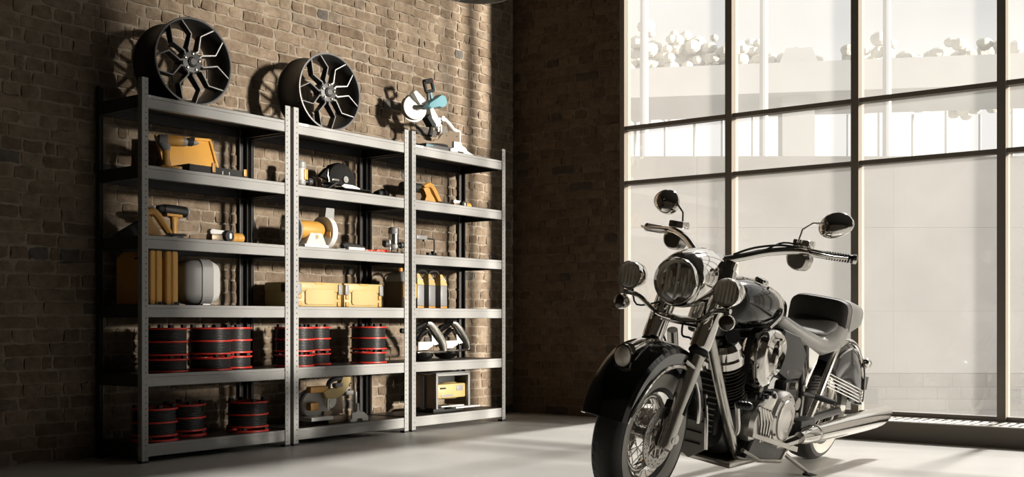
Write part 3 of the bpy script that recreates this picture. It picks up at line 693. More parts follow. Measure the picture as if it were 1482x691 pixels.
def small_grinder(x, y, lev, label, k=1.0, rz=0):
    t = at('angle_grinder', x, y, lev, rz, label, 'grinder', None)
    MB(M['yellow']).lathe([(.030*k, .02*k), (.034*k, .03*k), (.034*k, .075*k), (.033*k, .077*k), (.033*k, .080*k), (.035*k, .082*k), (.034*k, .13*k), (.028*k, .138*k)], (0, 0, .036*k), (1, 0, 0), 24).build('body', t)
    MB(M['matte_black']).lathe([(.026*k, -.022), (.035*k, -.02), (.038*k, 0), (.038*k, .02), (.030*k, .026)], (-.005, -.035*k, .042*k), (0, 1, 0), 24).build('gear_cap', t)
    MB(M['white']).prism(rrect(.018*k, .036*k, .007*k, 3, -.005, .042*k), 'y', -.062*k, -.055*k).build('dial', t)
    MB(M['bronze']).box(-.13*k, -.02*k, -.03*k, .03*k, .006, .052*k, .004).build('gearbox', t)
    MB(M['white']).prism([(-.13*k, .050*k), (-.04*k, .055*k), (-.02*k, .066*k), (-.02*k, .078*k), (-.12*k, .084*k), (-.135*k, .070*k)], 'y', -.02, .02, .003).build('guard', t)
    MB(M['white']).box(-.09*k, -.02*k, -.04*k, -.02*k, 0, .008).build('skid', t)
    return t
small_grinder(4.715, 5.90, 2, 'small yellow barrelled tool with white guard lying on the third shelf')
# second shelf, middle: router
def router(x, y, lev, label, cap, body, rz=0, k=1.0):
    t = at('plunge_router', x, y, lev, rz, label, 'router')
    MB(M['alloy']).lathe([(.075*k, 0), (.078*k, .003), (.075*k, .010), (.03*k, .012)], n=28).build('base', t)
    for s_ in (-1, 1): MB(M['chrome']).cyl((s_*.045*k, 0, .01), (s_*.045*k, 0, .11*k), .007*k, n=12).build('column', t)
    MB(M['light_grey']).lathe([(.028*k, .03*k), (.040*k, .045*k), (.040*k, .07*k)], n=20).build('collet_housing', t)
    MB(body).lathe([(.038*k, .07*k), (.040*k, .08*k), (.040*k, .155*k), (.036*k, .16*k)], n=28).build('motor', t)
    MB(cap).lathe([(.040*k, .155*k), (.043*k, .165*k), (.041*k, .20*k), (.030*k, .21*k)], n=28).build('cap', t)
    for s_ in (-1, 1):
        MB(M['dark_grey']).lathe([(.008*k, 0), (.010*k, .03*k), (.024*k, .038*k), (.028*k, .055*k), (.024*k, .072*k), (.008*k, .080*k)], (s_*.036*k, 0, .065*k), (s_, 0, .12), 18).build('knob', t)
    return t
r_ = router(5.455, 6.0, 1, 'router with cream and yellow body and round grey knobs, second shelf of the middle unit', M['light_grey'], M['offwhite'])
MB(M['yellow']).box(.0, .035, -.046, -.030, .075, .15, .004).build('side_panel', r_)
r_ = router(6.235, 5.822, 2, 'silver router with grey cap beside the posts on the third shelf', M['mid_grey'], M['chrome_dull'], k=.95)
# black circular saw
t = at('circular_saw', 5.80, 5.93, 1, 0, 'glossy black circular saw with pale foot plate on the second shelf', 'saw')
arc = [(-.170, .060), (-.165, .12), (-.150, .165), (-.110, .205), (-.050, .225), (.009, .220), (.060, .195), (.098, .155), (.118, .105), (.120, .070), (.05, .06), (-.08, .055)]
MB(M['black_paint']).prism(arc, 'y', -.030, .045, .014).build('upper_guard', t, 40)
MB(M['black_plastic']).tube([(.00, .06, .205), (.07, .065, .20), (.12, .065, .145), (.135, .055, .07)], [.018, .022, .024, .020], 12, sm=5).build('handle', t)
MB(M['black_plastic']).cyl((-.02, .045, .12), (-.02, .13, .12), .050, .045, 20).build('motor', t)
MB(M['black_paint']).prism([(-.245, .105), (-.165, .175), (-.130, .085)], 'y', -.025, .02, .004).build('dust_port', t)
MB(M['chrome']).tube([(-.165, -.028, .165), (-.172, -.03, .12), (-.155, -.03, .075)], .005, 6).box(-.13, -.06, -.036, -.030, .085, .100, .003).build('depth_guide', t)
MB(M['light_grey']).lathe([(.024, -.038), (.024, -.030), (.02, -.03)], (.005, 0, .105), (0, 1, 0), 24).lathe([(.010, -.041), (.009, -.036)], (.005, 0, .105), (0, 1, 0), 12).build('arbor_cap', t)
MB(M['black_paint']).prism([(-.10, -.10), (.18, -.11), (.27, -.02), (.22, .07), (-.16, .07), (-.20, -.03)], 'z', .030, .038, .001).box(-.22, -.13, -.06, -.03, .03, .045).build('foot_plate', t)
MB(M['matte_black']).prism([(-.22, .010), (-.215, .02), (-.13, .070), (-.11, .066)], 'y', -.08, .04, .002).box(-.10, .14, -.07, .05, .0, .012).box(-.03, .05, -.05, .03, .010, .032).build('stand_ribs', t)
MB(M['white']).prism([(-.12, .040), (-.09, .058), (.0, .056), (.07, .040), (.07, .032), (-.08, .030)], 'y', -.118, -.106, .002).build('edge_guide', t)
# black nozzle tool near the right posts on the second shelf
t = at('heat_gun', 6.245, 6.0, 1, 0, 'small black nozzle shaped tool half behind the posts, second shelf', 'tool')
MB(M['matte_black']).lathe([(.012, -.055), (.016, -.05), (.014, -.035), (.026, -.02), (.034, .03), (.034, .075)], (0, 0, .045), (1, 0, .22), 18).build('body', t)
MB(M['dark_grey']).box(-.02, .07, -.03, .03, 0, .014, .003).build('stand', t)
# bench grinder, middle unit third shelf
t = at('bench_grinder', 5.475, 5.93, 2, 0, 'yellow bench grinder with beige foot and large grey polishing disc on the left', 'grinder')
MB(M['yellow']).lathe([(.040, -.125), (.062, -.11), (.066, -.06), (.067, 0), (.066, .07), (.055, .105), (.035, .12)], (0, 0, .135), (1, 0, 0), 32).build('motor', t)
MB(M['offwhite']).prism([(-.085, .03), (.115, .03), (.065, .125), (-.035, .125)], 'y', -.062, .03, .006).build('pedestal', t)
MB(M['white']).box(-.105, .125, -.075, .06, 0, .032, .008).build('base', t)
MB(M['white']).prism(rrect(.026, .042, .010, 3, .02, .085), 'y', -.068, -.062).build('switch_plate', t)
MB(M['yellow']).prism(rrect(.016, .030, .006, 3, .02, .085), 'y', -.072, -.067).build('switch', t)
MB(M['light_grey']).lathe([(.001, -.215), (.02, -.21), (.03, -.20), (.05, -.19), (.10, -.18), (.115, -.172), (.115, -.16), (.03, -.15)], (0, 0, .12), (1, 0, 0), 40).build('polishing_disc', t)
MB(M['chrome_dull']).cyl((-.24, 0, .13), (-.11, 0, .13), .012).build('spindle', t)
MB(M['light_grey']).lathe([(.03, .125), (.105, .128), (.108, .135), (.108, .155), (.10, .162), (.03, .165)], (0, 0, .125), (1, 0, 0), 40).build('wheel', t)
MB(M['white']).lathe([(.098, .122), (.120, .122), (.120, .168), (.098, .168)], (0, 0, .125), (1, 0, 0), 40).build('guard_rim', t)
MB(M['yellow']).box(.11, .165, -.10, -.06, .085, .13, .006).build('tool_rest', t)
MB(M['light_grey']).prism([(.10, .235), (.112, .30), (.20, .30), (.195, .215)], 'y', -.05, -.045).prism([(.10, .235), (.112, .30), (.12, .30), (.11, .235)], 'y', -.05, .01).build('eye_shield', t)
# sander and red tool
t = at('orbital_sander', 5.845, 5.87, 2, 0, 'flat white and black sander lying left of the red tool', 'sander')
MB(M['white']).box(-.07, .10, -.035, .035, .0, .030, .008).box(-.16, -.08, -.015, .015, 0, .014, .004).build('body', t)
MB(M['matte_black']).tube([(-.10, 0, .030), (-.075, 0, .042), (0, 0, .042), (.09, 0, .034), (.125, 0, .020)], [.020, .022, .017, .017, .016], 12, sm=4).build('grip', t)
t = at('spirit_level', 6.085, 5.87, 2, 0, 'flat red hand tool lying between the white sander and the silver router', 'tool')
MB(M['red']).box(-.125, .0, -.02, .02, 0, .020, .004).box(.0, .125, -.02, .02, 0, .027, .004).build('body', t)
for x in (-.06, .0, .06): MB(M['orange']).box(x-.006, x+.006, -.022, -.0195, .008, .020).build('mark', t)
MB(M['white']).cyl((-.11, -.0201, .012), (-.11, -.022, .012), .005, n=10).build('rivet', t)
# right unit second shelf
leaning_saw(6.795, 5.90, 1, 1.05, 'yellow jigsaw with black and white lever on the second shelf, right unit')
t = at('work_lamp', 6.74, 6.08, 1, 0, 'black cylinder with pale round end lying behind the yellow jigsaw', 'lamp')
MB(M['matte_black']).lathe([(.030, -.14), (.036, -.12), (.038, .09)], (0, 0, .150), (1, 0, 0), 24).build('barrel', t)
MB(M['light_grey']).lathe([(.038, .09), (.039, .095), (.036, .108), (.025, .11), (.024, .104), (.001, .104)], (0, 0, .150), (1, 0, 0), 24).build('end_cap', t)
MB(M['matte_black']).box(-.10, .06, -.03, .03, 0, .012, .003).box(-.04, .0, -.015, .015, .01, .12, .004).build('stand', t)
small_grinder(7.185, 5.95, 1, 'small yellow barrelled tool with black ring, right unit second shelf', .85)
# right unit third shelf
t = at('sliding_clamp', 6.72, 5.95, 2, 0, 'thin black bent rod clamp standing on the third shelf, right unit', 'clamp')
MB(M['matte_black']).tube([(.13, 0, .004), (.13, 0, .135), (.115, 0, .148), (.03, 0, .150)], .006, 8, sm=3).build('rod', t)
MB(M['light_grey']).box(-.10, .03, -.016, .016, .138, .172, .005).box(.0, .02, -.012, .012, .125, .14, .003).build('head', t)
MB(M['matte_black']).box(-.07, .135, -.02, .02, 0, .006).build('foot', t)
t = at('black_bracket', 6.70, 5.84, 2, 0, 'little toothed black bracket in front of the bent rod clamp', 'bracket')
MB(M['matte_black']).box(-.06, .06, -.02, .02, 0, .010, .002).box(.0, .018, -.015, .015, .008, .042, .003).box(.028, .042, -.015, .015, .008, .030, .003).box(-.03, -.015, -.015, .015, .008, .022, .003).build('body', t)
MB(M['dark_grey']).cyl((-.045, -.015, .018), (-.045, .015, .018), .012, n=14).build('pivot', t)
# arched polished guards on the fifth shelf
def arch_guard(x, label, y=5.85):
    t = at('chop_saw', x, y, 4, 0, label, 'saw', 'arched chrome guarded saws on the fifth shelf')
    MB(M['black_paint']).lathe([(.001, 0), (.045, 0), (.085, .018), (.105, .045), (.100, .062), (.05, .070)], (-.21, .0, 0), (0, 0, 1), 32).build('round_base', t, 50)
    MB(M['chrome_dull']).tube([(-.135, 0, .295), (-.095, 0, .282), (-.045, 0, .240), (.020, 0, .175), (.060, 0, .115), (.072, 0, .070)], [.014, .022, .026, .026, .024, .018], 14, sm=6, flat=1.5).build('outer_arch', t)
    MB(M['black_paint']).tube([(-.135, .01, .295), (-.19, .015, .270), (-.26, .02, .245), (-.305, .02, .20), (-.315, .02, .13)], [.014, .022, .028, .028, .024], 14, sm=6, flat=1.5).build('rear_arch', t)
    MB(M['black_paint']).tube([(-.262, -.01, .165), (-.225, -.01, .205), (-.150, -.01, .245), (-.115, -.01, .215), (-.075, -.01, .165), (-.03, -.01, .12)], .013, 12, sm=6, flat=1.6).build('inner_arch', t)
    MB(M['chrome_dull']).box(-.275, .080, -.035, .030, .058, .076, .008).build('cross_bar', t)
    MB(M['white']).prism([(-.280, .150), (-.115, .152), (-.105, .118), (-.175, .088), (-.280, .085)], 'y', -.045, -.03, .004).build('plate', t)
    MB(M['white']).prism([(-.120, .205), (-.035, .130), (-.085, .120), (-.115, .135)], 'y', -.040, -.028, .002).build('fin_plate', t)
    MB(M['matte_black']).tube([(-.30, .04, .235), (-.37, .06, .238)], .020, 12).build('handle', t)
    return t
arch_guard(6.780, 'left of two arched chrome and black saws on the fifth shelf')
arch_guard(7.300, 'right of two arched chrome and black saws, the one fully in view', 6.03)
# thickness planer, bottom shelf right
t = at('thickness_planer', 6.915, 5.90, 5, 0, 'grey framed planer with yellow drum body on the bottom right shelf', 'planer')
fm = MB(M['light_grey'])
for s_ in (-1, 1): fm.box(s_*.20-.012, s_*.20+.012, -.10, -.075, .03, .30, .003)
fm.box(-.21, .21, -.10, -.07, .29, .315, .003).box(-.21, .21, -.10, .17, .305, .318, .003)
fm.build('front_frame', t)
for s_ in (-1, 1): MB(M['bronze']).box(s_*.205, s_*.213, -.075, .17, .04, .30).build('side_plate', t)
MB(M['light_grey']).box(-.235, -.215, .02, .05, .03, .29, .003).build('side_strip', t)
MB(M['yellow_pale']).lathe([(.03, -.18), (.06, -.17), (.062, -.03), (.068, -.01), (.07, .12), (.055, .16), (.05, .185)], (0, .0, .165), (1, 0, 0), 28).build('motor_drum', t)
pn = MB(M['yellow_pale']).box(-.17, .18, -.078, -.02, .11, .225, .012).build('body', t)
MB(M['light_grey']).box(.06, .14, -.081, -.077, .165, .21, .003).box(-.13, .02, -.081, -.077, .122, .140, .002).build('badge', t)
MB(M['matte_black']).box(-.14, -.08, -.09, -.077, .185, .198, .003).box(-.16, .16, .02, .16, .11, .29, .004).build('switch', t)
MB(M['matte_black']).box(-.20, .18, -.06, .16, 0, .035, .004).build('base', t)
MB(M['white']).box(-.04, .27, -.16, -.08, .030, .042, .003).box(-.16, .12, -.11, -.06, .044, .052).build('table', t)
# mitre saws
def mitre(x, y, lev, rz, label, main, plate):
    t = at('mitre_saw', x, y, lev, rz, label, 'saw'); B_ = MB
    B_(M['dark_grey']).box(-.26, .16, -.10, .11, .0, .050, .006).lathe([(.001, .05), (.11, .05), (.115, .056), (.11, .062), (.001, .062)], (-.06, -.01, 0), (0, 0, 1), 36).build('table', t)
    MB(main).box(-.26, -.18, -.103, -.0995, .030, .040).build('stripe', t)
    B_(plate).prism([(-.24, .062), (-.24, .132), (-.20, .136), (-.165, .118), (-.115, .100), (-.036, .100), (.04, .128), (.075, .165), (.11, .185), (.20, .205), (.31, .222), (.31, .062)], 'y', .030, .042).build('fence', t)
    for a_, b_ in ((-.20, .115), (.14, .17), (.27, .18)): MB(M['matte_black']).cyl((a_, .029, b_), (a_, .0285, b_), .006, n=10).build('fence_screw', t)
    B_(M['white']).prism([(.02, .0), (.02, .035), (.062, .050), (.062, .100), (.152, .102), (.165, .078), (.215, .062), (.235, .040), (.325, .014), (.325, 0)], 'y', -.115, -.09, .003).build('side_foot', t)
    B_(M['matte_black']).box(.11, .18, -.117, -.114, .006, .026).build('foot_recess', t)
    B_(M['white']).prism([(.300, .0), (.335, .0), (.340, .225), (.322, .245), (.300, .232)], 'y', .045, .075, .003).build('rear_post', t)
    B_(main).box(.314, .324, .041, .045, .10, .215).build('strip', t)
    B_(M['white']).tube([(.322, .05, .225), (.250, .05, .235), (.195, .05, .275), (.145, .05, .302), (.09, .05, .302)], [.016, .018, .018, .018, .014], 10).build('slide_arm', t)
    B_(M['white']).cyl((-.02, .04, .285), (.10, .04, .303), .013, n=12).cyl((.09, .02, .302), (.09, .07, .302), .022, n=16).build('slide_rod', t)
    B_(M['chrome_dull']).cyl((.035, .04, .190), (.035, .04, .262), .020, n=14).cyl((.075, .04, .195), (.075, .04, .250), .013, n=12).prism([(.08, .17), (.20, .19), (.15, .25), (.08, .26)], 'y', .05, .09, .004).build('pivot', t)
    B_(M['white']).prism([(-.130, .360), (-.085, .362), (-.02, .29), (.020, .262), (.005, .215), (-.055, .212), (-.09, .25)], 'y', -.02, .05, .008).build('arm', t)
    B_(M['matte_black']).prism([(-.165, .27), (-.138, .300), (-.06, .232), (-.055, .212), (-.105, .208)], 'y', -.03, .035, .004).build('spring_cover', t)
    B_(M['matte_black']).tube([(-.085, .0, .215), (-.09, .0, .17), (-.105, .0, .135)], [.015, .020, .020], 10).build('clamp_knob', t)
    bl = MB(M['alloy']).lathe([(.02, -.0015), (.110, -.0015), (.110, .0015), (.02, .0015)], (-.245, .045, .340), (.45, 1, 0), 48).build('blade', t)
    B_(M['white']).lathe([(.02, -.012), (.096, -.010), (.100, .0), (.096, .006), (.02, .008)], (-.250, .03, .343), (.45, 1, 0), 40).build('blade_guard', t)
    B_(M['alloy']).cyl((-.25, .0, .343), (-.22, -.035, .343), .020, n=18).build('arbor', t)
    B_(M['white']).prism([(-.305, .448), (-.275, .470), (-.230, .448), (-.165, .412), (-.150, .370), (-.21, .345), (-.265, .400)], 'y', -.01, .04, .006).build('upper_guard', t)
    B_(M['dark_grey']).prism([(-.215, .375), (-.15, .41), (-.12, .385), (-.16, .33)], 'y', -.02, .03, .005).build('hub', t)
    B_(main).prism([(-.205, .352), (-.190, .375), (-.101, .428), (-.038, .468), (.012, .462), (.032, .420), (.020, .385), (-.022, .362), (-.070, .365), (-.172, .332)], 'y', -.075, .0, .012).build('motor', t)
    fr = B_(M['matte_black']); a = [(-.195, .548), (-.105, .574), (-.080, .498), (-.168, .472)]
    for i in range(4):
        p, q = a[i], a[(i+1) % 4]; fr.tube([(p[0], -.02, p[1]), (q[0], -.02, q[1])], .014 if i != 0 else .020, 8)
    fr.build('handle', t)
    B_(main).tube([(-.082, -.01, .560), (-.060, -.01, .503)], [.012, .014], 8).tube([(-.115, -.015, .475), (-.10, -.015, .43)], .016, 8).tube([(-.178, -.015, .535), (-.16, -.015, .495)], .007, 8).build('handle_grip', t)
    B_(M['dark_grey']).tube([(-.135, -.01, .475), (-.13, -.01, .40)], .014, 8).build('neck', t)
    B_(M['red']).tube([(-.115, -.024, .582), (-.088, -.024, .565)], .011, 8).build('lock_button', t)
    return t
ms = mitre(6.865, 5.92, 0, 0, 'blue and white sliding mitre saw standing on top of the right shelving unit', M['teal'], M['bronze'])
# yellow mitre saw on the bottom shelf
t = at('mitre_saw', 5.66, 5.90, 5, 0, 'yellow and white mitre saw squeezed onto the bottom shelf of the middle unit', 'saw')
MB(M['white']).prism([(.10, 0), (.16, 0), (.17, .02), (.215, .02), (.225, 0), (.28, 0), (.28, .03), (.24, .062), (.19, .072), (.185, .13), (.17, .13), (.165, .07), (.115, .062), (.115, .02), (.10, .02)], 'y', -.10, -.085).build('side_foot', t)
MB(M['white']).prism([(.165, .06), (.185, .06), (.180, .215), (.166, .215)], 'y', -.084, -.07).build('front_post', t)
MB(M['white']).box(-.27, -.06, -.09, .08, .028, .055, .004).build('left_table', t)
MB(M['bronze']).box(-.08, .12, -.06, .12, .0, .050, .004).box(-.05, .165, .045, .055, .05, .20).build('table', t)
MB(M['bronze']).box(-.10, -.02, -.035, .02, .05, .085, .003).build('fence', t)
MB(M['white']).lathe([(.02, -.012), (.10, -.012), (.112, 0), (.10, .012), (.02, .012)], (-.13, .02, .135), (.5, 1, 0), 36).build('blade_guard', t)
MB(M['mid_grey']).lathe([(.05, -.003), (.125, -.003), (.125, .003), (.05, .003)], (-.145, .05, .125), (.5, 1, 0), 36).build('blade', t)
MB(M['white']).lathe([(.02, 0), (.055, .0), (.058, .05), (.05, .06)], (-.03, -.03, .16), (0, 1, 0), 24).build('motor', t)
MB(M['chrome_dull']).cyl((-.09, -.06, .11), (-.09, -.06, .20), .010, n=12).cyl((-.07, -.06, .11), (-.07, -.06, .20), .008, n=12).build('guide_rods', t)
MB(M['yellow_pale']).prism([(-.12, .185), (-.09, .175), (-.01, .178), (.05, .20), (.10, .25), (.125, .29), (.13, .328), (.05, .328), (.035, .30), (-.01, .25), (-.10, .245), (-.14, .225)], 'y', -.075, -.035, .006).build('head', t)
MB(M['yellow']).box(-.26, -.09, -.07, -.02, .225, .27, .008).box(-.24, -.16, -.05, 0, .10, .155, .008).build('side_cover', t)
MB(M['dark_grey']).tube([(-.08, -.055, .25), (-.07, -.055, .29), (-.02, -.055, .315), (.06, -.055, .315)], .018, 10, sm=4).build('handle', t)
MB(M['mid_grey']).box(-.03, .045, -.08, -.04, .255, .285, .006).build('trigger_block', t)
MB(M['matte_black']).box(.04, .10, -.06, .02, .19, .235, .006).cyl((.125, -.06, .21), (.125, -.06, .28), .004, n=8).cyl((.125, -.06, .275), (.125, -.06, .282), .018, n=12).build('clamp', t)
MB(M['white']).box(.09, .16, -.07, -.03, .195, .225, .004).cyl((.05, -.06, .215), (.12, -.06, .25), .012).build('arm', t)
M['satin'] = mat('satin_chrome', (0.72, 0.70, 0.66), 0.28, 0.85, var=0.06)
# ------------------------------------------------------------------ motorcycle
BO = Vector((4.54317792, 2.6572231, 0)); BR = Vector((6.62352988, 2.70716711, 0))
ex = (BO-BR).normalized(); up = Vector((0, 0, 1)); lf = up.cross(ex); LN = rad(10.6)
ey = lf*math.cos(LN) - up*math.sin(LN); ez = up*math.cos(LN) + lf*math.sin(LN)
bike = bpy.data.objects.new('motorcycle', None); COL.objects.link(bike); bike.empty_display_size = .1
bike.matrix_world = Matrix.Translation(BO) @ Matrix((ex, ey, ez)).transposed().to_4x4()
tag(bike, 'big black and chrome cruiser motorcycle leaning on its side stand before the tall window', 'motorcycle')
FA = (.13, .345); RA = (-2.06, .335)
def wheel(pref, ax, az, R, w, rimr, side=True):
    o = (ax, 0, az); Y = (0, 1, 0)
    h = w/2
    tp_ = [(rimr+.012, -h*.62), (rimr+.05, -h*.93), (R-.065, -h), (R-.030, -h*.96), (R-.008, -h*.70), (R-.001, -h*.35), (R, 0), (R-.001, h*.35), (R-.008, h*.70), (R-.030, h*.96), (R-.065, h), (rimr+.05, h*.93), (rimr+.012, h*.62), (rimr+.012, -h*.62)]
    ty = MB(M['rubber']).lathe(tp_, o, Y, 80, closed=False)
    ty = ty.build(pref+'_tire', bike, 40)
    # tread grooves: slanting raised ribs separated by real gaps
    g = MB(M['rubber'])
    for i in range(44):
        a0 = 2*pi*i/44
        for s_ in (-1, 1):
            pts = []
            for q in range(5):
                u_ = q/4; y_ = s_*(.004+u_*h*.62); r_ = R - .0018 - .006*u_*u_
                a = a0 + u_*.20*(1 if s_ > 0 else 1) + .05*math.sin(u_*6)
                pts.append((ax+r_*math.cos(a), y_, az+r_*math.sin(a)))
            g.tube(pts, .0030, 4, flat=1.0)
    tr = g.build('tread_rib', ty); tag(tr, kind='stuff')
    for s_ in (-1, 1):
        wl = MB(M['sidewall']).lathe([(rimr+.014, s_*h*.60), (rimr+.05, s_*(h*.93+.0012)), (R-.065, s_*(h+.0015)), (R-.052, s_*(h+.0008))], o, Y, 80, cap=False).build('sidewall_band', ty)
    rm = MB(M['chrome']).lathe([(rimr+.016, -h*.66), (rimr+.018, -h*.58), (rimr-.006, -h*.50), (rimr-.018, -h*.25), (rimr-.022, 0), (rimr-.018, h*.25), (rimr-.006, h*.50), (rimr+.018, h*.58), (rimr+.016, h*.66), (rimr+.008, h*.62), (rimr-.014, h*.5), (rimr-.026, h*.25), (rimr-.030, 0), (rimr-.026, -h*.25), (rimr-.014, -h*.5), (rimr+.008, -h*.62), (rimr+.016, -h*.66)], o, Y, 80).build(pref+'_rim', bike, 40)
    hb_ = MB(M['chrome_dull']).lathe([(.02, -.085), (.035, -.08), (.035, -.055), (.05, -.05), (.05, -.04), (.028, -.02), (.028, .02), (.05, .04), (.05, .05), (.035, .055), (.035, .08), (.02, .085)], o, Y, 32).build(pref+'_hub', bike)
    for i in range(40):
        a = 2*pi*i/40; s_ = 1 if i % 2 else -1; b = a + (.42 if (i//2) % 2 else -.42)
        MB(M['chrome']).cyl((ax+.047*math.cos(b), s_*.045, az+.047*math.sin(b)), (ax+(rimr-.022)*math.cos(a), s_*.012, az+(rimr-.022)*math.sin(a)), .0022, n=6).build('spoke', hb_)
wheel('front', FA[0], FA[1], .34, .145, .185)
wheel('rear', RA[0], RA[1], .33, .185, .185)
# brake discs with real holes
def disc(ax, az, y, r0, r1, name):
    g = MB(M['alloy']); n = 96; nr = 7
    for i in range(n):
        for k in range(nr):
            if (k in (2,) and i % 6 in (0,)) or (k == 4 and i % 6 == 3): continue
            if k == 5 and i % 6 == 1: continue
            a0, a1 = 2*pi*i/n, 2*pi*(i+1)/n; q0, q1 = r0+(r1-r0)*k/nr, r0+(r1-r0)*(k+1)/nr
            g.put([(ax+q*math.cos(a), yy, az+q*math.sin(a)) for yy in (y-.0025, y+.0025) for q, a in ((q0, a0), (q1, a0), (q1, a1), (q0, a1))], [(0,1,2,3), (7,6,5,4), (0,4,5,1), (1,5,6,2), (2,6,7,3), (3,7,4,0)])
    d = g.build(name, bike, 20)
    c = MB(M['chrome_dull']).lathe([(.03, y-.004), (.052, y-.004), (.052, y+.006), (.03, y+.006), (.03, y-.004)], (ax, 0, az), (0, 1, 0), 32)
    for i in range(6):
        for s_ in (-1, 1):
            a = 2*pi*i/6; b = a+s_*.30
            c.tube([(ax+.046*math.cos(a), y, az+.046*math.sin(a)), (ax+(r0+.004)*math.cos(b), y, az+(r0+.004)*math.sin(b))], .0065, 6)
        a = 2*pi*i/6
        c.tube([(ax+(r0+.0)*math.cos(a-.30), y+.002, az+(r0+.0)*math.sin(a-.30)), (ax+(r0+.002)*math.cos(a+.30), y+.002, az+(r0+.002)*math.sin(a+.30))], .005, 6)
        c.cyl((ax+(r0+.002)*math.cos(a+.3), y-.006, az+(r0+.002)*math.sin(a+.3)), (ax+(r0+.002)*math.cos(a+.3), y+.008, az+(r0+.002)*math.sin(a+.3)), .008, n=10)
    c.build('disc_carrier', d)
    return d
for s_ in (-1, 1): disc(FA[0], FA[1], s_*.092, .092, .142, 'front_brake_disc')
for s_ in (-1, 1):
    MB(M['matte_black']).prism([(.035, .40), (.10, .385), (.12, .45), (.085, .52), (.03, .50)], 'y', s_*.075, s_*.115, .006).build('brake_caliper', bike)
# fork
def fk(z): return .120-.43*(z-.35)
for s_ in (-1, 1):
    y = s_*.125
    MB(M['chrome_dull']).lathe([(.034, -.03), (.039, -.01), (.039, .42), (.041, .425)], (fk(.33), y, .33), (-.43, 0, 1), 24).build('fork_slider', bike)
    MB(M['matte_black']).lathe([(.042, .0), (.046, .004), (.046, .014), (.042, .018)], (fk(.735), y, .735), (-.43, 0, 1), 24).build('fork_seal', bike)
    MB(M['chrome']).lathe([(.043, .020), (.049, .03), (.051, .38), (.046, .42)], (fk(.735), y, .735), (-.43, 0, 1), 28).build('fork_cover', bike)
    MB(M['chrome']).cyl((fk(1.09), y, 1.09), (fk(1.16), y, 1.16), .036, n=20).build('fork_cap', bike)
    MB(M['chrome_dull']).cyl((FA[0]-.005, s_*.09, FA[1]), (FA[0]-.005, s_*.165, FA[1]), .016, n=16).lathe([(.026, 0), (.028, .004), (.028, .026), (.022, .03)], (FA[0]-.03, s_*.135, FA[1]+.005), (0, s_, 0), 20).build('axle_nut', bike)
    MB(M['matte_black']).tube([(fk(.62)+.0, y+s_*.030, .60), (fk(.46), y+s_*.036, .46)], [.011, .011], 8).build('fork_reflector', bike)
MB(M['chrome_dull']).box(fk(.86)-.05, fk(.86)+.04, -.16, .16, .845, .885, .012).build('lower_fork_clamp', bike)
MB(M['chrome_dull']).box(fk(1.13)-.05, fk(1.13)+.03, -.15, .15, 1.12, 1.15, .012).build('upper_fork_clamp', bike)
# front fender
def sweep_fender(name, ax, az, th0, th1, n, sec, mat_, sharp=30):
    rs = []
    for i in range(n+1):
        th = rad(th0+(th1-th0)*i/n)
        rs.append([(ax+r_*math.cos(th), y_, az+r_*math.sin(th)) for (y_, r_) in sec(math.degrees(th), i/n)])
    return MB(mat_).rings(rs).build(name, bike, sharp)
def fsec(th, u):
    R = .405 + .022*math.sin(rad(max(0, min(180, (th-10)*1.25)))); sk = .335 + (.03*math.exp(-((th-14)/14)**2))
    w = .108 + .01*math.sin(rad(max(0, min(180, th))))
    o = [(w, sk), (w+.003, R-.035), (w-.010, R-.014), (w-.034, R-.003), (w-.07, R+.003), (0, R+.005)]
    i_ = [(a-.004 if a > 0 else 0, r-.004) for a, r in o]
    return [(a, r) for a, r in o] + [(-a, r) for a, r in reversed(o[:-1])] + [(-a, r) for a, r in i_[:-1]] + [(a, r) for a, r in reversed(i_)]
ff = sweep_fender('front_fender', FA[0], FA[1], 15, 172, 44, fsec, M['black_paint'])
for s_ in (-1, 1):
    pts = []
    for i in range(40):
        th = 15+(172-15)*i/39; q = fsec(th, 0)[0]; pts.append((FA[0]+(q[1]-.001)*math.cos(rad(th)), s_*(q[0]+.001), FA[1]+(q[1]-.001)*math.sin(rad(th))))
    MB(M['chrome']).tube(pts, .010, 8).build('fender_trim', ff)
    MB(M['chrome_dull']).tube([(.05, s_*.119, .70), (.0, s_*.150, .665), (-.04, s_*.150, .70)], .010, 8).build('fender_bracket', ff)
ln_ = MB(M['chrome']).rings([[(.36-.045*0, a*.030, .69+b*.030) for a, b in [(math.cos(q*pi/8), math.sin(q*pi/8)) for q in range(16)]],
    [(.40, a*.042, .715+b*.046) for a, b in [(math.cos(q*pi/8), math.sin(q*pi/8)) for q in range(16)]], [(.415, a*.044, .712+b*.050) for a, b in [(math.cos(q*pi/8), math.sin(q*pi/8)) for q in range(16)]]])
ln_.rings([[(.37, a*.034, .735+b*.03) for a, b in [(math.cos(q*pi/8), math.sin(q*pi/8)) for q in range(16)]], [(.28, a*.03, .760+b*.022) for a, b in [(math.cos(q*pi/8), math.sin(q*pi/8)) for q in range(16)]], [(.17, a*.012, .775+b*.008) for a, b in [(math.cos(q*pi/8), math.sin(q*pi/8)) for q in range(16)]]])
fl_ = ln_.build('fender_lamp', bike)
MB(M['lamp_lens']).ell((.413, 0, .708), (.030, .038, .046), 20, 12).build('lamp_glass', fl_)
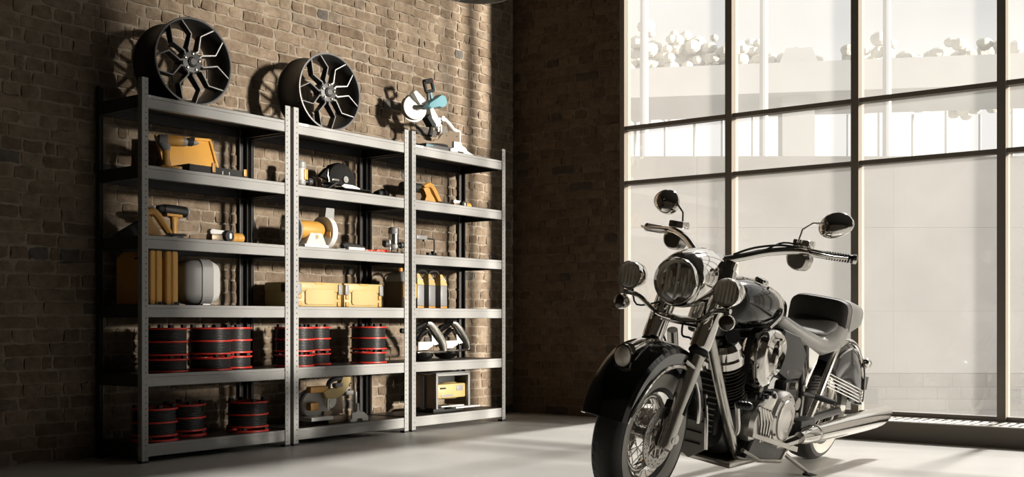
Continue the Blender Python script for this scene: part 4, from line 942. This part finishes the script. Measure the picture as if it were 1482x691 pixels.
# headlight and nacelle
def circ(c, r, ax_=(1, 0, 0), n=28, sy=1.0, sz=1.0, tilt=0): return [(c[0]+tilt*math.sin(2*pi*q/n), c[1]+r*sy*math.cos(2*pi*q/n), c[2]+r*sz*math.sin(2*pi*q/n)) for q in range(n)]
na = MB(M['chrome']).rings([circ((.035, 0, 1.047), .110), circ((.02, 0, 1.048), .121), circ((-.02, 0, 1.055), .130), circ((-.10, 0, 1.065), .135, sz=1.0), circ((-.18, 0, 1.09), .128, sz=.95), circ((-.27, 0, 1.12), .10, sz=.8), circ((-.33, 0, 1.13), .05, sz=.8)]).build('headlight_nacelle', bike, 60)
MB(M['chrome']).rings([[(x, y_, z-.01) for y_, z in ((-w, z0), (-w*.6, z1), (0, z1+.012), (w*.6, z1), (w, z0), (0, z0-.04))] for x, w, z0, z1 in ((.03, .03, 1.16, 1.178), (-.06, .07, 1.175, 1.20), (-.16, .10, 1.17, 1.21), (-.26, .11, 1.15, 1.20), (-.34, .07, 1.14, 1.17))]).build('top_cowl', na, 60)
hl = MB(M['chrome']).lathe([(.098, .0), (.106, .012), (.109, .004), (.109, -.03), (.098, -.03), (.098, 0)], (.045, 0, 1.047), (1, 0, -.04), 48).build('headlight', bike)
MB(M['lamp_lens']).lathe([(.099, .0), (.085, -.03), (.05, -.055), (.02, -.065), (.001, -.066)], (.045, 0, 1.047), (1, 0, -.04), 40, cap=False).build('reflector', hl)
rb = MB(M['lamp_lens'])
for q in range(9):
    yy = -.075+.0188*q; hh = math.sqrt(.09**2-yy**2)
    rb.tube([(.040-.02*abs(q % 3-1), yy, 1.047-hh*.9), (.046-.012*abs(q % 2), yy+.006, 1.047), (.040-.02*abs(q % 3-1), yy, 1.047+hh*.9)], .0055, 6)
rb.build('lens_rib', hl)['kind'] = 'stuff'
MB(M['chrome']).ell((.02, 0, 1.047), (.02, .022, .022), 14, 8).build('bulb_shield', hl)
MB(M['lens']).lathe([(.099, .004), (.08, .014), (.05, .021), (.02, .025), (.001, .026)], (.045, 0, 1.047), (1, 0, -.04), 40, cap=False).build('headlight_glass', hl, 60)
# auxiliary lamps and indicators on the light bar
MB(M['chrome']).tube([(.01, -.275, .955), (.0, -.20, .945), (-.03, -.11, .885), (.0, 0, .875), (-.03, .11, .885), (.0, .20, .945), (.01, .275, .955)], .012, 10, sm=6).build('light_bar', bike)
for s_ in (-1, 1):
    c = (.02, s_*.25, 1.035); p_ = (1, 0, -.03)
    sl = MB(M['chrome']).lathe([(.058, .018), (.064, .020), (.067, .010), (.066, -.02), (.058, -.06), (.035, -.09), (.008, -.10), (.001, -.10), (.035, -.085), (.055, -.055), (.058, .018)], c, p_, 36).build('spot_lamp', bike, 50)
    MB(M['lamp_lens']).lathe([(.059, .014), (.045, -.01), (.02, -.028), (.001, -.03)], c, p_, 30, cap=False).build('reflector', sl)
    rb = MB(M['lamp_lens'])
    for q in range(5):
        yy = -.036+.018*q; hh = math.sqrt(.054**2-yy**2); rb.tube([(c[0]+.006, c[1]+yy, c[2]-hh*.9), (c[0]+.012, c[1]+yy+.003, c[2]), (c[0]+.006, c[1]+yy, c[2]+hh*.9)], .004, 6)
    rb.build('lens_rib', sl)['kind'] = 'stuff'
    MB(M['lens']).lathe([(.059, .017), (.04, .026), (.001, .032)], c, p_, 30, cap=False).build('lamp_glass', sl, 60)
    MB(M['chrome']).cyl((.0, s_*.25, .975), (.005, s_*.25, .945), .010).build('lamp_stalk', sl)
    c = (.03, s_*.275, .905)
    ts = MB(M['chrome']).lathe([(.034, .012), (.037, .004), (.036, -.02), (.024, -.045), (.006, -.05)], c, (1, s_*.25, 0), 28).build('turn_signal', bike, 50)
    MB(M['amber']).lathe([(.033, .010), (.025, .020), (.001, .024)], c, (1, s_*.25, 0), 24).build('signal_lens', ts, 60)
    MB(M['chrome']).cyl((.01, s_*.27, .935), (.005, s_*.265, .955), .008).build('signal_stalk', ts)
def closed(pts, k=5):
    P = [Vector((a, b, 0)) for a, b in pts]; n = len(P); out = []
    for i in range(n):
        p0, p1, p2, p3 = P[i-1], P[i], P[(i+1) % n], P[(i+2) % n]
        for j in range(k):
            t = j/k; v = 0.5*((2*p1)+(p2-p0)*t+(2*p0-5*p1+4*p2-p3)*t*t+(3*p1-p0-3*p2+p3)*t**3); out.append((v.x, v.y))
    return out
# handlebar, controls, mirrors
hbp = [(-.63, .555, 1.262), (-.565, .44, 1.262), (-.50, .33, 1.262), (-.42, .22, 1.236), (-.34, .13, 1.195), (-.28, .06, 1.165), (-.27, 0, 1.16)]
hbp = hbp + [(a, -b, c) for a, b, c in reversed(hbp[:-1])]
MB(M['chrome']).tube(hbp, .0195, 16, sm=6).build('handlebar', bike)
MB(M['matte_black']).tube([(-.30, .10, 1.20), (-.36, .17, 1.245), (-.44, .26, 1.275), (-.50, .34, 1.278)], .0055, 8, sm=5).build('cable', bike)
MB(M['matte_black']).tube([(-.30, .08, 1.19), (-.38, .20, 1.235), (-.46, .27, 1.29), (-.52, .37, 1.285)], .0045, 8, sm=5).build('cable', bike)
for s_ in (-1, 1):
    MB(M['chrome']).box(-.30, -.23, s_*.045-.022, s_*.045+.022, 1.12, 1.19, .010).build('riser', bike)
    g0 = Vector((-.565, s_*.435, 1.262)); g1 = Vector((-.635, s_*.565, 1.262)); d_ = (g1-g0)
    gr = MB(M['black_plastic']).lathe([(.019, 0)]+[(.0215 if q % 2 else .019, .008+q*.0062) for q in range(19)]+[(.021, d_.length-.012)], g0, d_, 18).build('grip', bike)
    MB(M['chrome']).lathe([(.022, 0), (.023, .004), (.023, .016), (.016, .02)], g1-d_.normalized()*.014, d_, 20).build('grip_end', gr)
    MB(M['chrome_dull']).tube([(-.53, s_*.36, 1.268), (-.49, s_*.42, 1.262), (-.52, s_*.50, 1.258), (-.555, s_*.555, 1.262)], [.008, .012, .010, .009], 8, sm=4, flat=.6).build('lever', bike)
    MB(M['chrome']).box(-.57, -.49, s_*.335-.035, s_*.335+.05, 1.282, 1.318, .008).build('fluid_reservoir', bike)
    MB(M['chrome_dull']).prism(closed([(s_*.335-.05, 1.25), (s_*.335+.05, 1.25), (s_*.335+.045, 1.185), (s_*.335+.0, 1.170), (s_*.335-.048, 1.195)], 4), 'x', -.57, -.49, .014).build('switch_housing', bike)
    st = MB(M['chrome']).tube([(-.47 if s_ > 0 else -.58, s_*.335, 1.30), (-.475 if s_ > 0 else -.58, s_*.345, 1.365), (-.50 if s_ > 0 else -.58, s_*.38, 1.40), (-.555 if s_ > 0 else -.60, s_*.43, 1.41)], .0052, 10).build('mirror_stem', bike)
    m = MB(M['chrome']); c0 = (-.575 if s_ > 0 else -.61, s_*.465, 1.408); n = 28
    def oval(dx, k): return [(c0[0]+dx-.10*k*math.sin(2*pi*q/n)*.15, c0[1]+s_*.012*math.sin(2*pi*q/n)*k + k*(.082 if s_ > 0 else .075)*math.cos(2*pi*q/n), c0[2]+k*(.066-.010*math.cos(2*pi*q/n)*s_)*math.sin(2*pi*q/n)) for q in range(n)]
    m.rings([oval(-.012, .93), oval(-.006, 1.0), oval(.006, .97), oval(.028, .74), oval(.040, .42), oval(.044, .12)]).build('mirror', bike, 60)
# tank
def sup(x, w, z0, z1, n=24, e=.75):
    zc, hz = (z0+z1)/2, (z1-z0)/2; out = []
    for q in range(n):
        a = 2*pi*q/n; c, s = math.cos(a), math.sin(a)
        out.append((x, w*math.copysign(abs(c)**e, c), zc+hz*math.copysign(abs(s)**e, s)))
    return out
tk = MB(M['black_paint']).rings([sup(-.38, .05, .93, 1.02), sup(-.41, .10, .885, 1.055), sup(-.47, .145, .85, 1.075), sup(-.60, .175, .835, 1.085), sup(-.80, .175, .84, 1.07), sup(-.98, .14, .85, 1.02), sup(-1.12, .085, .86, .95), sup(-1.16, .04, .87, .92)]).build('fuel_tank', bike, 60)
MB(M['chrome']).rings([sup(-.45, .03, 1.06, 1.082, 14), sup(-.55, .05, 1.07, 1.10, 14), sup(-.80, .05, 1.06, 1.09, 14), sup(-1.05, .03, .97, 1.0, 14)]).build('tank_console', tk)
for s_ in (-1, 1):
    MB(M['chrome']).lathe([(.035, 0), (.037, .012), (.03, .022), (.001, .026)], (-.70, s_*.09, 1.075), (0, s_*.3, 1), 24).build('filler_cap', tk)
    MB(M['engine_dark']).lathe([(.075, -.012), (.080, -.002), (.078, .006), (.06, .012), (.001, .014)], (-.415, s_*.085, .965), (.85, s_*.5, .05), 32).build('tank_front_panel', tk, 60)
    MB(M['chrome']).tube([(-.70, s_*.172, .86), (-.80, s_*.180, .93), (-.78, s_*.165, 1.01), (-.70, s_*.13, 1.05)], .010, 10, sm=5, flat=1.5).build('tank_trim', tk, 60)
# frame
FR = M['engine_dark']
MB(M['chrome_dull']).cyl((-.21, 0, .84), (-.32, 0, 1.10), .040, n=20).build('steering_head', bike)
for s_ in (-1, 1):
    MB(M['chrome_dull']).tube([(-.20, s_*.10, .80), (-.39, s_*.125, .51), (-.56, s_*.13, .31), (-.63, s_*.13, .225), (-.75, s_*.135, .175), (-1.20, s_*.14, .160)], .026, 14, sm=5).build('down_tube', bike)
    MB(FR).tube([(-1.20, s_*.14, .160), (-1.38, s_*.15, .25), (-1.42, s_*.13, .50), (-1.36, s_*.10, .72)], .020, 12, sm=5).build('rear_down_tube', bike)
    MB(M['chrome_dull']).tube([(-1.50, s_*.165, .30), (-1.56, s_*.185, .48), (-1.68, s_*.18, .66), (-1.78, s_*.165, .74)], .020, 12, sm=4).build('fender_strut', bike)
    MB(FR).tube([(-1.35, s_*.13, .30), (-2.06, s_*.14, .335)], .024, 10).build('swing_arm', bike)
MB(FR).box(-1.35, -.50, -.06, .06, .78, .84, .02).build('backbone', bike)
# engine
MB(FR).rings([sup(-.55, .09, .22, .44, 20), sup(-.60, .13, .18, .50, 20), sup(-.85, .155, .17, .52, 20), sup(-1.15, .15, .17, .50, 20), sup(-1.30, .10, .2, .46, 20)]).build('crankcase', bike, 40)
def cylinder(name, b, t_, lab):
    b, t_ = Vector(b), Vector(t_); d_ = (t_-b).normalized(); H = (t_-b).length
    cy = MB(M['engine_dark']).lathe([(.062, 0), (.062, H*.72)], b, d_, 24).build('cylinder', bike)
    for q in range(13):
        z0 = .02+q*.0185
        MB(M['fin']).lathe([(.06, z0), (.105+.004*math.sin(q), z0+.001), (.108+.004*math.sin(q), z0+.003), (.105+.004*math.sin(q), z0+.005), (.06, z0+.006)], b, d_, 28).build('cooling_fin', cy)
    rc = MB(M['chrome']).lathe([(.095, .262), (.108, .266), (.108, .30), (.100, .312), (.098, .355), (.080, .382), (.04, .392), (.001, .394)], b, d_, 24).build('rocker_cover', cy, 25)
    for q in range(6): 
        a = 2*pi*q/6; u_ = d_.orthogonal().normalized(); w_ = d_.cross(u_)
        p = b+d_*.312+(u_*math.cos(a)+w_*math.sin(a))*.080; MB(M['alloy']).cyl(p, p+d_*.03, .009, n=6).build('head_bolt', rc)
    return cy
cylinder('c', (-.66, .03, .425), (-.50, .03, .755), '')
cylinder('c', (-.82, .03, .415), (-1.0, .03, .745), '')
MB(M['chrome_dull']).cyl((-.76, .15, .46), (-.86, .14, .62), .011, n=10).build('pushrod_tube', bike)
MB(M['matte_black']).cyl((-.47, .09, .80), (-.40, .125, .81), .034, n=18).build('breather', bike)
MB(M['matte_black']).box(-.50, -.455, -.085, .085, .30, .60, .008).build('oil_cooler', bike)
for q in range(10): MB(M['alloy']).box(-.455, -.447, -.075, .075, .315+q*.028, .322+q*.028).build('cooler_fin', bike)
MB(M['engine_dark']).lathe([(.036, 0), (.040, .01), (.040, .09), (.03, .10)], (-.47, .02, .245), (1, 0, .1), 22).build('oil_filter', bike)
# air cleaner
acs = closed([(-.62, .845), (-.585, .76), (-.60, .64), (-.65, .575), (-.70, .565), (-.78, .61), (-.86, .70), (-.885, .79), (-.83, .845), (-.72, .862)])
cx_, cz_ = -.725, .725
acs = [(a-.030, b-.012) for a, b in acs]
def sc(k, y, dx=0, dz=0): return [(cx_+dx+(a-cx_)*k, y, cz_+dz+(b-cz_)*k) for a, b in acs]
MB(M['matte_black']).rings([sc(.98, .10), sc(.98, .135)]).build('air_box', bike)
ac = MB(M['chrome']).rings([sc(1.0, .135), sc(1.02, .150), sc(1.0, .185), sc(.86, .208), sc(.72, .212), sc(.66, .204), sc(.60, .206)]).build('air_cleaner', bike, 40)
def ovl(k, y, n=24): return [(-.800+k*.060*math.cos(2*pi*q/n)-k*.02*math.sin(2*pi*q/n), y, .715+k*.092*math.sin(2*pi*q/n)) for q in range(n)]
MB(M['chrome']).rings([ovl(1.0, .205), ovl(1.0, .220), ovl(.88, .224), ovl(.74, .216), ovl(.70, .208)]).build('air_cleaner_ring', ac, 40)
MB(M['engine_dark']).box(-.655, -.640, .193, .199, .765, .80).build('small_badge', ac)
# primary cover
def cc(r, y, x=-1.02, z=.370, n=44): return [(x+r*math.cos(2*pi*q/n), y, z+r*math.sin(2*pi*q/n)) for q in range(n)]
pc = MB(M['satin']).rings([cc(.150, .12), cc(.150, .20), cc(.140, .215), cc(.112, .218), cc(.110, .212)]).build('primary_cover', bike, 30)
MB(M['satin']).rings([cc(.108, .212), cc(.106, .226), cc(.085, .234), cc(.060, .236), cc(.058, .231), cc(.02, .233)]).build('derby_cover', pc, 30)
for q in range(8): a = 2*pi*q/8+.2; MB(M['alloy']).cyl((-1.02+.126*math.cos(a), .21, .370+.126*math.sin(a)), (-1.02+.126*math.cos(a), .224, .370+.126*math.sin(a)), .007, n=8).build('cover_bolt', pc)
pcase = [(a-.09, b-.01) for a, b in closed([(-.56, .40), (-.58, .30), (-.66, .24), (-.80, .235), (-.88, .25), (-.86, .50), (-.78, .53), (-.66, .49)])]
MB(M['satin']).rings([[(a, .10, b) for a, b in pcase], [(a, .18, b) for a, b in pcase], [(-.82+(a+.82)*.86, .198, .38+(b-.38)*.86) for a, b in pcase]]).build('primary_case', bike, 30)
for q in range(5): MB(M['chrome']).tube([(-.70-q*.035, .196, .46-q*.008), (-.73-q*.04, .206, .37), (-.78-q*.03, .196, .27)], .009, 8).build('case_rib', bike)
for q in range(6): MB(M['matte_black']).cyl((-.62-.05*q, .165, .505+.012*math.sin(q*2)), (-.62-.05*q, .205, .512+.012*math.sin(q*2)), .014, n=8).build('case_bolt', bike)
# controls by the feet
MB(M['satin']).tube([(-.46, .20, .34), (-.44, .215, .37), (-.375, .225, .46), (-.350, .225, .505)], .011, 10, sm=3).build('shift_lever', bike)
MB(M['black_plastic']).lathe([(.012, 0)]+[(.021 if q % 2 else .017, .004+q*.0085) for q in range(9)]+[(.012, .082)], (-.345, .225, .500), (.05, 1, .1), 16).build('shift_peg', bike)
fbm = MB(M['chrome_dull']); fbm.rings([[(-.55+dx, y_, .338+dz) for y_, dz in ((.20, -.012), (.20, .010), (.25, .010), (.25, -.012))] for dx in (0,)] + [[(-1.20, y_, .205+dz) for y_, dz in ((.20, -.018), (.20, .010), (.25, .010), (.25, -.018))]])
fbm.build('floorboard_rail', bike)
MB(M['engine_dark']).prism([(-.62, .20), (-1.08, .130), (-1.16, .20), (-.70, .30)], 'y', .13, .20, .010).build('floorboard_frame', bike)
MB(M['chrome_dull']).tube([(-.60, .19, .24), (-.80, .20, .17), (-1.10, .20, .135), (-1.17, .20, .20)], .012, 8).build('frame_rail', bike)
MB(M['chrome_dull']).box(-1.15, -.55, -.13, .16, .140, .175, .01).build('skid_pan', bike)
MB(M['matte_black']).tube([(-1.34, .17, .485), (-1.42, .24, .475)], .014, 10).tube([(-1.40, .22, .478), (-1.44, .32, .462)], [.018, .016], 10).build('passenger_peg', bike)
MB(FR).box(-1.30, -1.12, .08, .16, .30, .56, .02).box(-1.36, -1.15, .05, .14, .56, .62, .015).build('gearbox', bike)
MB(M['alloy']).cyl((-1.22, .12, .44), (-1.22, .20, .44), .035, n=18).cyl((-1.26, .12, .36), (-1.26, .19, .36), .028, n=18).cyl((-1.18, .12, .53), (-1.18, .19, .54), .020, n=14).build('linkage', bike)
# kickstand
ks = MB(M['chrome_dull']).tube([(-1.20, .13, .185), (-1.27, .20, .125), (-1.33, .285, .066)], [.014, .012, .011], 10).build('kick_stand', bike)
MB(M['matte_black']).prism([(-1.36, .27), (-1.30, .265), (-1.29, .32), (-1.35, .33)], 'z', .052, .064).build('stand_foot', ks)
# side covers and battery area
for s_ in (-1, 1):
    MB(M['black_plastic']).prism([(-.98, .62), (-1.02, .84), (-1.25, .80), (-1.40, .70), (-1.38, .58), (-1.20, .55)], 'y', s_*.06, s_*.135, .012).build('side_cover', bike)
    MB(M['chrome']).prism([(-1.36, .75), (-1.55, .70), (-1.52, .62), (-1.46, .50), (-1.40, .52), (-1.42, .62)], 'y', s_*.11, s_*.150, .010).build('side_trim', bike)
# exhaust
for s_, sgn in ((1, 1), (-1, -1)):
    mf = MB(M['chrome']).lathe([(.030, 0), (.040, .06), (.046, .20), (.055, .60), (.060, 1.0), (.060, 1.20)], (-1.10, s_*.285, .285), (-1, 0, .012), 36)
    # slash cut tip
    n = 36; tip = [[], [], []]
    for q in range(n):
        a = 2*pi*q/n; cz, sy_ = math.sin(a), math.cos(a)
        L = .14 + .13*(cz)
        tip[0].append((-1.10-1.20, s_*.285+.060*sy_, .299+.060*cz)); tip[1].append((-1.10-1.20-L, s_*.285+.060*sy_, .302+.060*cz)); tip[2].append((-1.10-1.18-L*.9, s_*.285+.054*sy_, .302+.054*cz))
    mf.rings(tip, cap=False)
    mm_ = mf.build('muffler', bike, 50)
    MB(M['chrome_dull']).lathe([(.047, 0), (.050, .004), (.050, .03), (.047, .034)], (-1.30, s_*.285, .2875), (-1, 0, .012), 30).build('muffler_clamp', mm_)
    if s_ > 0: MB(M['matte_black']).box(-1.42, -1.20, .16, .25, .25, .36, .02).build('heat_shield', mm_)
MB(M['chrome']).tube([(-.56, -.03, .68), (-.44, -.10, .64), (-.36, -.15, .54), (-.42, -.18, .34), (-.60, -.20, .22), (-.90, -.24, .24), (-1.15, -.285, .285)], .028, 14, sm=6).build('exhaust_pipe', bike)
MB(M['chrome']).tube([(-1.0, -.08, .66), (-1.10, -.18, .56), (-1.14, -.20, .36), (-1.18, -.26, .29)], .028, 14, sm=6).build('exhaust_pipe', bike)
MB(M['chrome']).tube([(-1.0, .10, .20), (-1.05, .20, .23), (-1.14, .285, .285)], .026, 14, sm=6).build('crossover_pipe', bike)
# crash guard panel behind the front wheel (lower fairing with black slots)
lw = MB(M['sidewall']).rings([[(x, s_y, z) for s_y, z in ((.0, .50), (.085, .52), (.13, .26), (.05, .20), (-.03, .24))] for x in (-.29, -.31)]).build('lower_deflector', bike)  # light colour stands in for chrome reflecting the bright floor
for q in range(4): MB(M['matte_black']).box(-.288, -.283, .01, .10, .275+q*.055, .283+q*.055).build('deflector_slot', lw)
MB(M['chrome']).tube([(-.28, .09, .52), (-.285, .115, .40), (-.29, .135, .26)], .009, 8).build('deflector_edge', lw)
# seat
st = MB(M['leather']).rings([sup(-1.05, .05, .865, .92, 28), sup(-1.12, .08, .82, .925, 28), sup(-1.25, .115, .765, .885, 28), sup(-1.42, .165, .70, .835, 28), sup(-1.58, .190, .675, .80, 28), sup(-1.72, .195, .69, .825, 28), sup(-1.84, .190, .72, .905, 28), sup(-1.92, .165, .76, .955, 28)]).build('rider_seat', bike, 60)
MB(M['leather_dark']).rings([sup(-1.40, .06, .82, .842, 20), sup(-1.50, .12, .80, .826, 20), sup(-1.64, .140, .79, .826, 20), sup(-1.76, .145, .80, .868, 20), sup(-1.86, .135, .84, .935, 20), sup(-1.895, .11, .88, .95, 20)]).build('seat_panel', st, 60)
pd = MB(M['leather_dark']).rings([sup(-1.80, .150, .80, .985, 32, .45), sup(-1.815, .180, .785, 1.005, 32, .45), sup(-1.86, .186, .78, 1.01, 32, .45)]).build('backrest_pad', bike, 40)
MB(M['leather']).rings([sup(-1.861, .188, .778, 1.012, 32, .45), sup(-1.95, .186, .80, 1.01, 32, .5), sup(-2.10, .175, .83, .99, 32, .55), sup(-2.18, .15, .86, .965, 32, .6)]).build('pad_back', pd, 60)
# rear fender
def rsec(th, u):
    R = .42; lo = .0798/max(.10, (math.sin(rad(th))-.21*math.cos(rad(th))))
    lo = max(.15, min(R-.03, lo)); w = .155
    o = [(w, lo), (w+.012, (lo+R)/2), (w, R-.05), (w-.025, R-.015), (w-.07, R), (0, R+.006)]
    i_ = [(a-.004 if a > 0 else 0, r-.004) for a, r in o]
    return o + [(-a, r) for a, r in reversed(o[:-1])] + [(-a, r) for a, r in i_[:-1]] + [(a, r) for a, r in reversed(i_)]
rf = sweep_fender('rear_fender', RA[0], RA[1], 48, 177, 40, rsec, M['black_paint'])
for s_ in (-1, 1):
    for rr_, yy in ((.425, .125), (.435, .085)):
        MB(M['chrome']).tube([(RA[0]+rr_*math.cos(rad(a)), s_*yy, RA[1]+rr_*math.sin(rad(a))) for a in range(70, 160, 6)], [.014]*15, 10, flat=1.3).build('fender_rail', rf)
    for k_ in range(5):
        MB(M['chrome']).tube([(x_, s_*yy_, .342+.21*(x_+2.46)+k_*.019+.012) for x_, yy_ in ((-1.72, .163), (-1.90, .167), (-2.10, .168), (-2.28, .166), (-2.43+.006*k_, .157))], .0045, 6).build('fender_stripe', rf)
    MB(M['chrome']).tube([(RA[0]+.385*math.cos(rad(a)), s_*.160, RA[1]+.385*math.sin(rad(a))) for a in range(60, 176, 5)], .0055, 8).build('fender_edge', rf)
MB(M['chrome']).rings([[(RA[0]+r_*math.cos(rad(a)), y_, RA[1]+r_*math.sin(rad(a))) for y_, r_ in ((-.10, .425), (-.06, .445), (0, .455), (.06, .445), (.10, .425), (0, .43))] for a in range(84, 150, 6)]).build('fender_top_trim', rf, 60)
tl = MB(M['matte_black']).box(-2.53, -2.475, -.05, .06, .40, .52, .012).build('tail_light', bike)
MB(M['amber']).box(-2.54, -2.528, -.04, .05, .41, .51, .004).build('tail_lens', tl)
MB(M['matte_black']).box(-2.50, -2.44, .08, .155, .44, .53, .010).build('plate_lamp', bike)
for s_ in (-1, 1):
    b_ = MB(M['chrome']).ell((-2.40, s_*.150, .617), (.040, .034, .034), 20, 12).cyl((-2.37, s_*.06, .61), (-2.39, s_*.13, .615), .009).build('rear_turn_signal', bike, 60)
    MB(M['amber']).lathe([(.028, .0), (.02, .01), (.001, .013)], (-2.432, s_*.150, .617), (-1, 0, 0), 18).build('signal_lens', b_)
MB(M['matte_black']).tube([(.02, -.1, .90), (-.08, -.13, .84), (-.16, -.09, .70), (-.05, -.14, .60), (.06, -.12, .48)], .005, 8, sm=5).build('brake_hose', bike)
MB(M['matte_black']).tube([(-.10, .0, .88), (-.07, .02, .80), (-.06, .08, .78), (.02, .11, .62), (.06, .11, .50)], .005, 8, sm=5).build('brake_hose', bike)
MB(M['matte_black']).tube([(.0, -.24, .98), (-.03, -.22, .90), (-.06, -.12, .93)], .0045, 8, sm=4).build('wire', bike)
# the two cable paths and ignition boxes near the steering head
MB(M['engine_dark']).box(-.40, -.28, -.07, .09, .80, .90, .02).build('ignition_box', bike)
MB(M['alloy']).cyl((-.30, .10, .93), (-.27, .12, .99), .02, n=12).build('horn', bike)
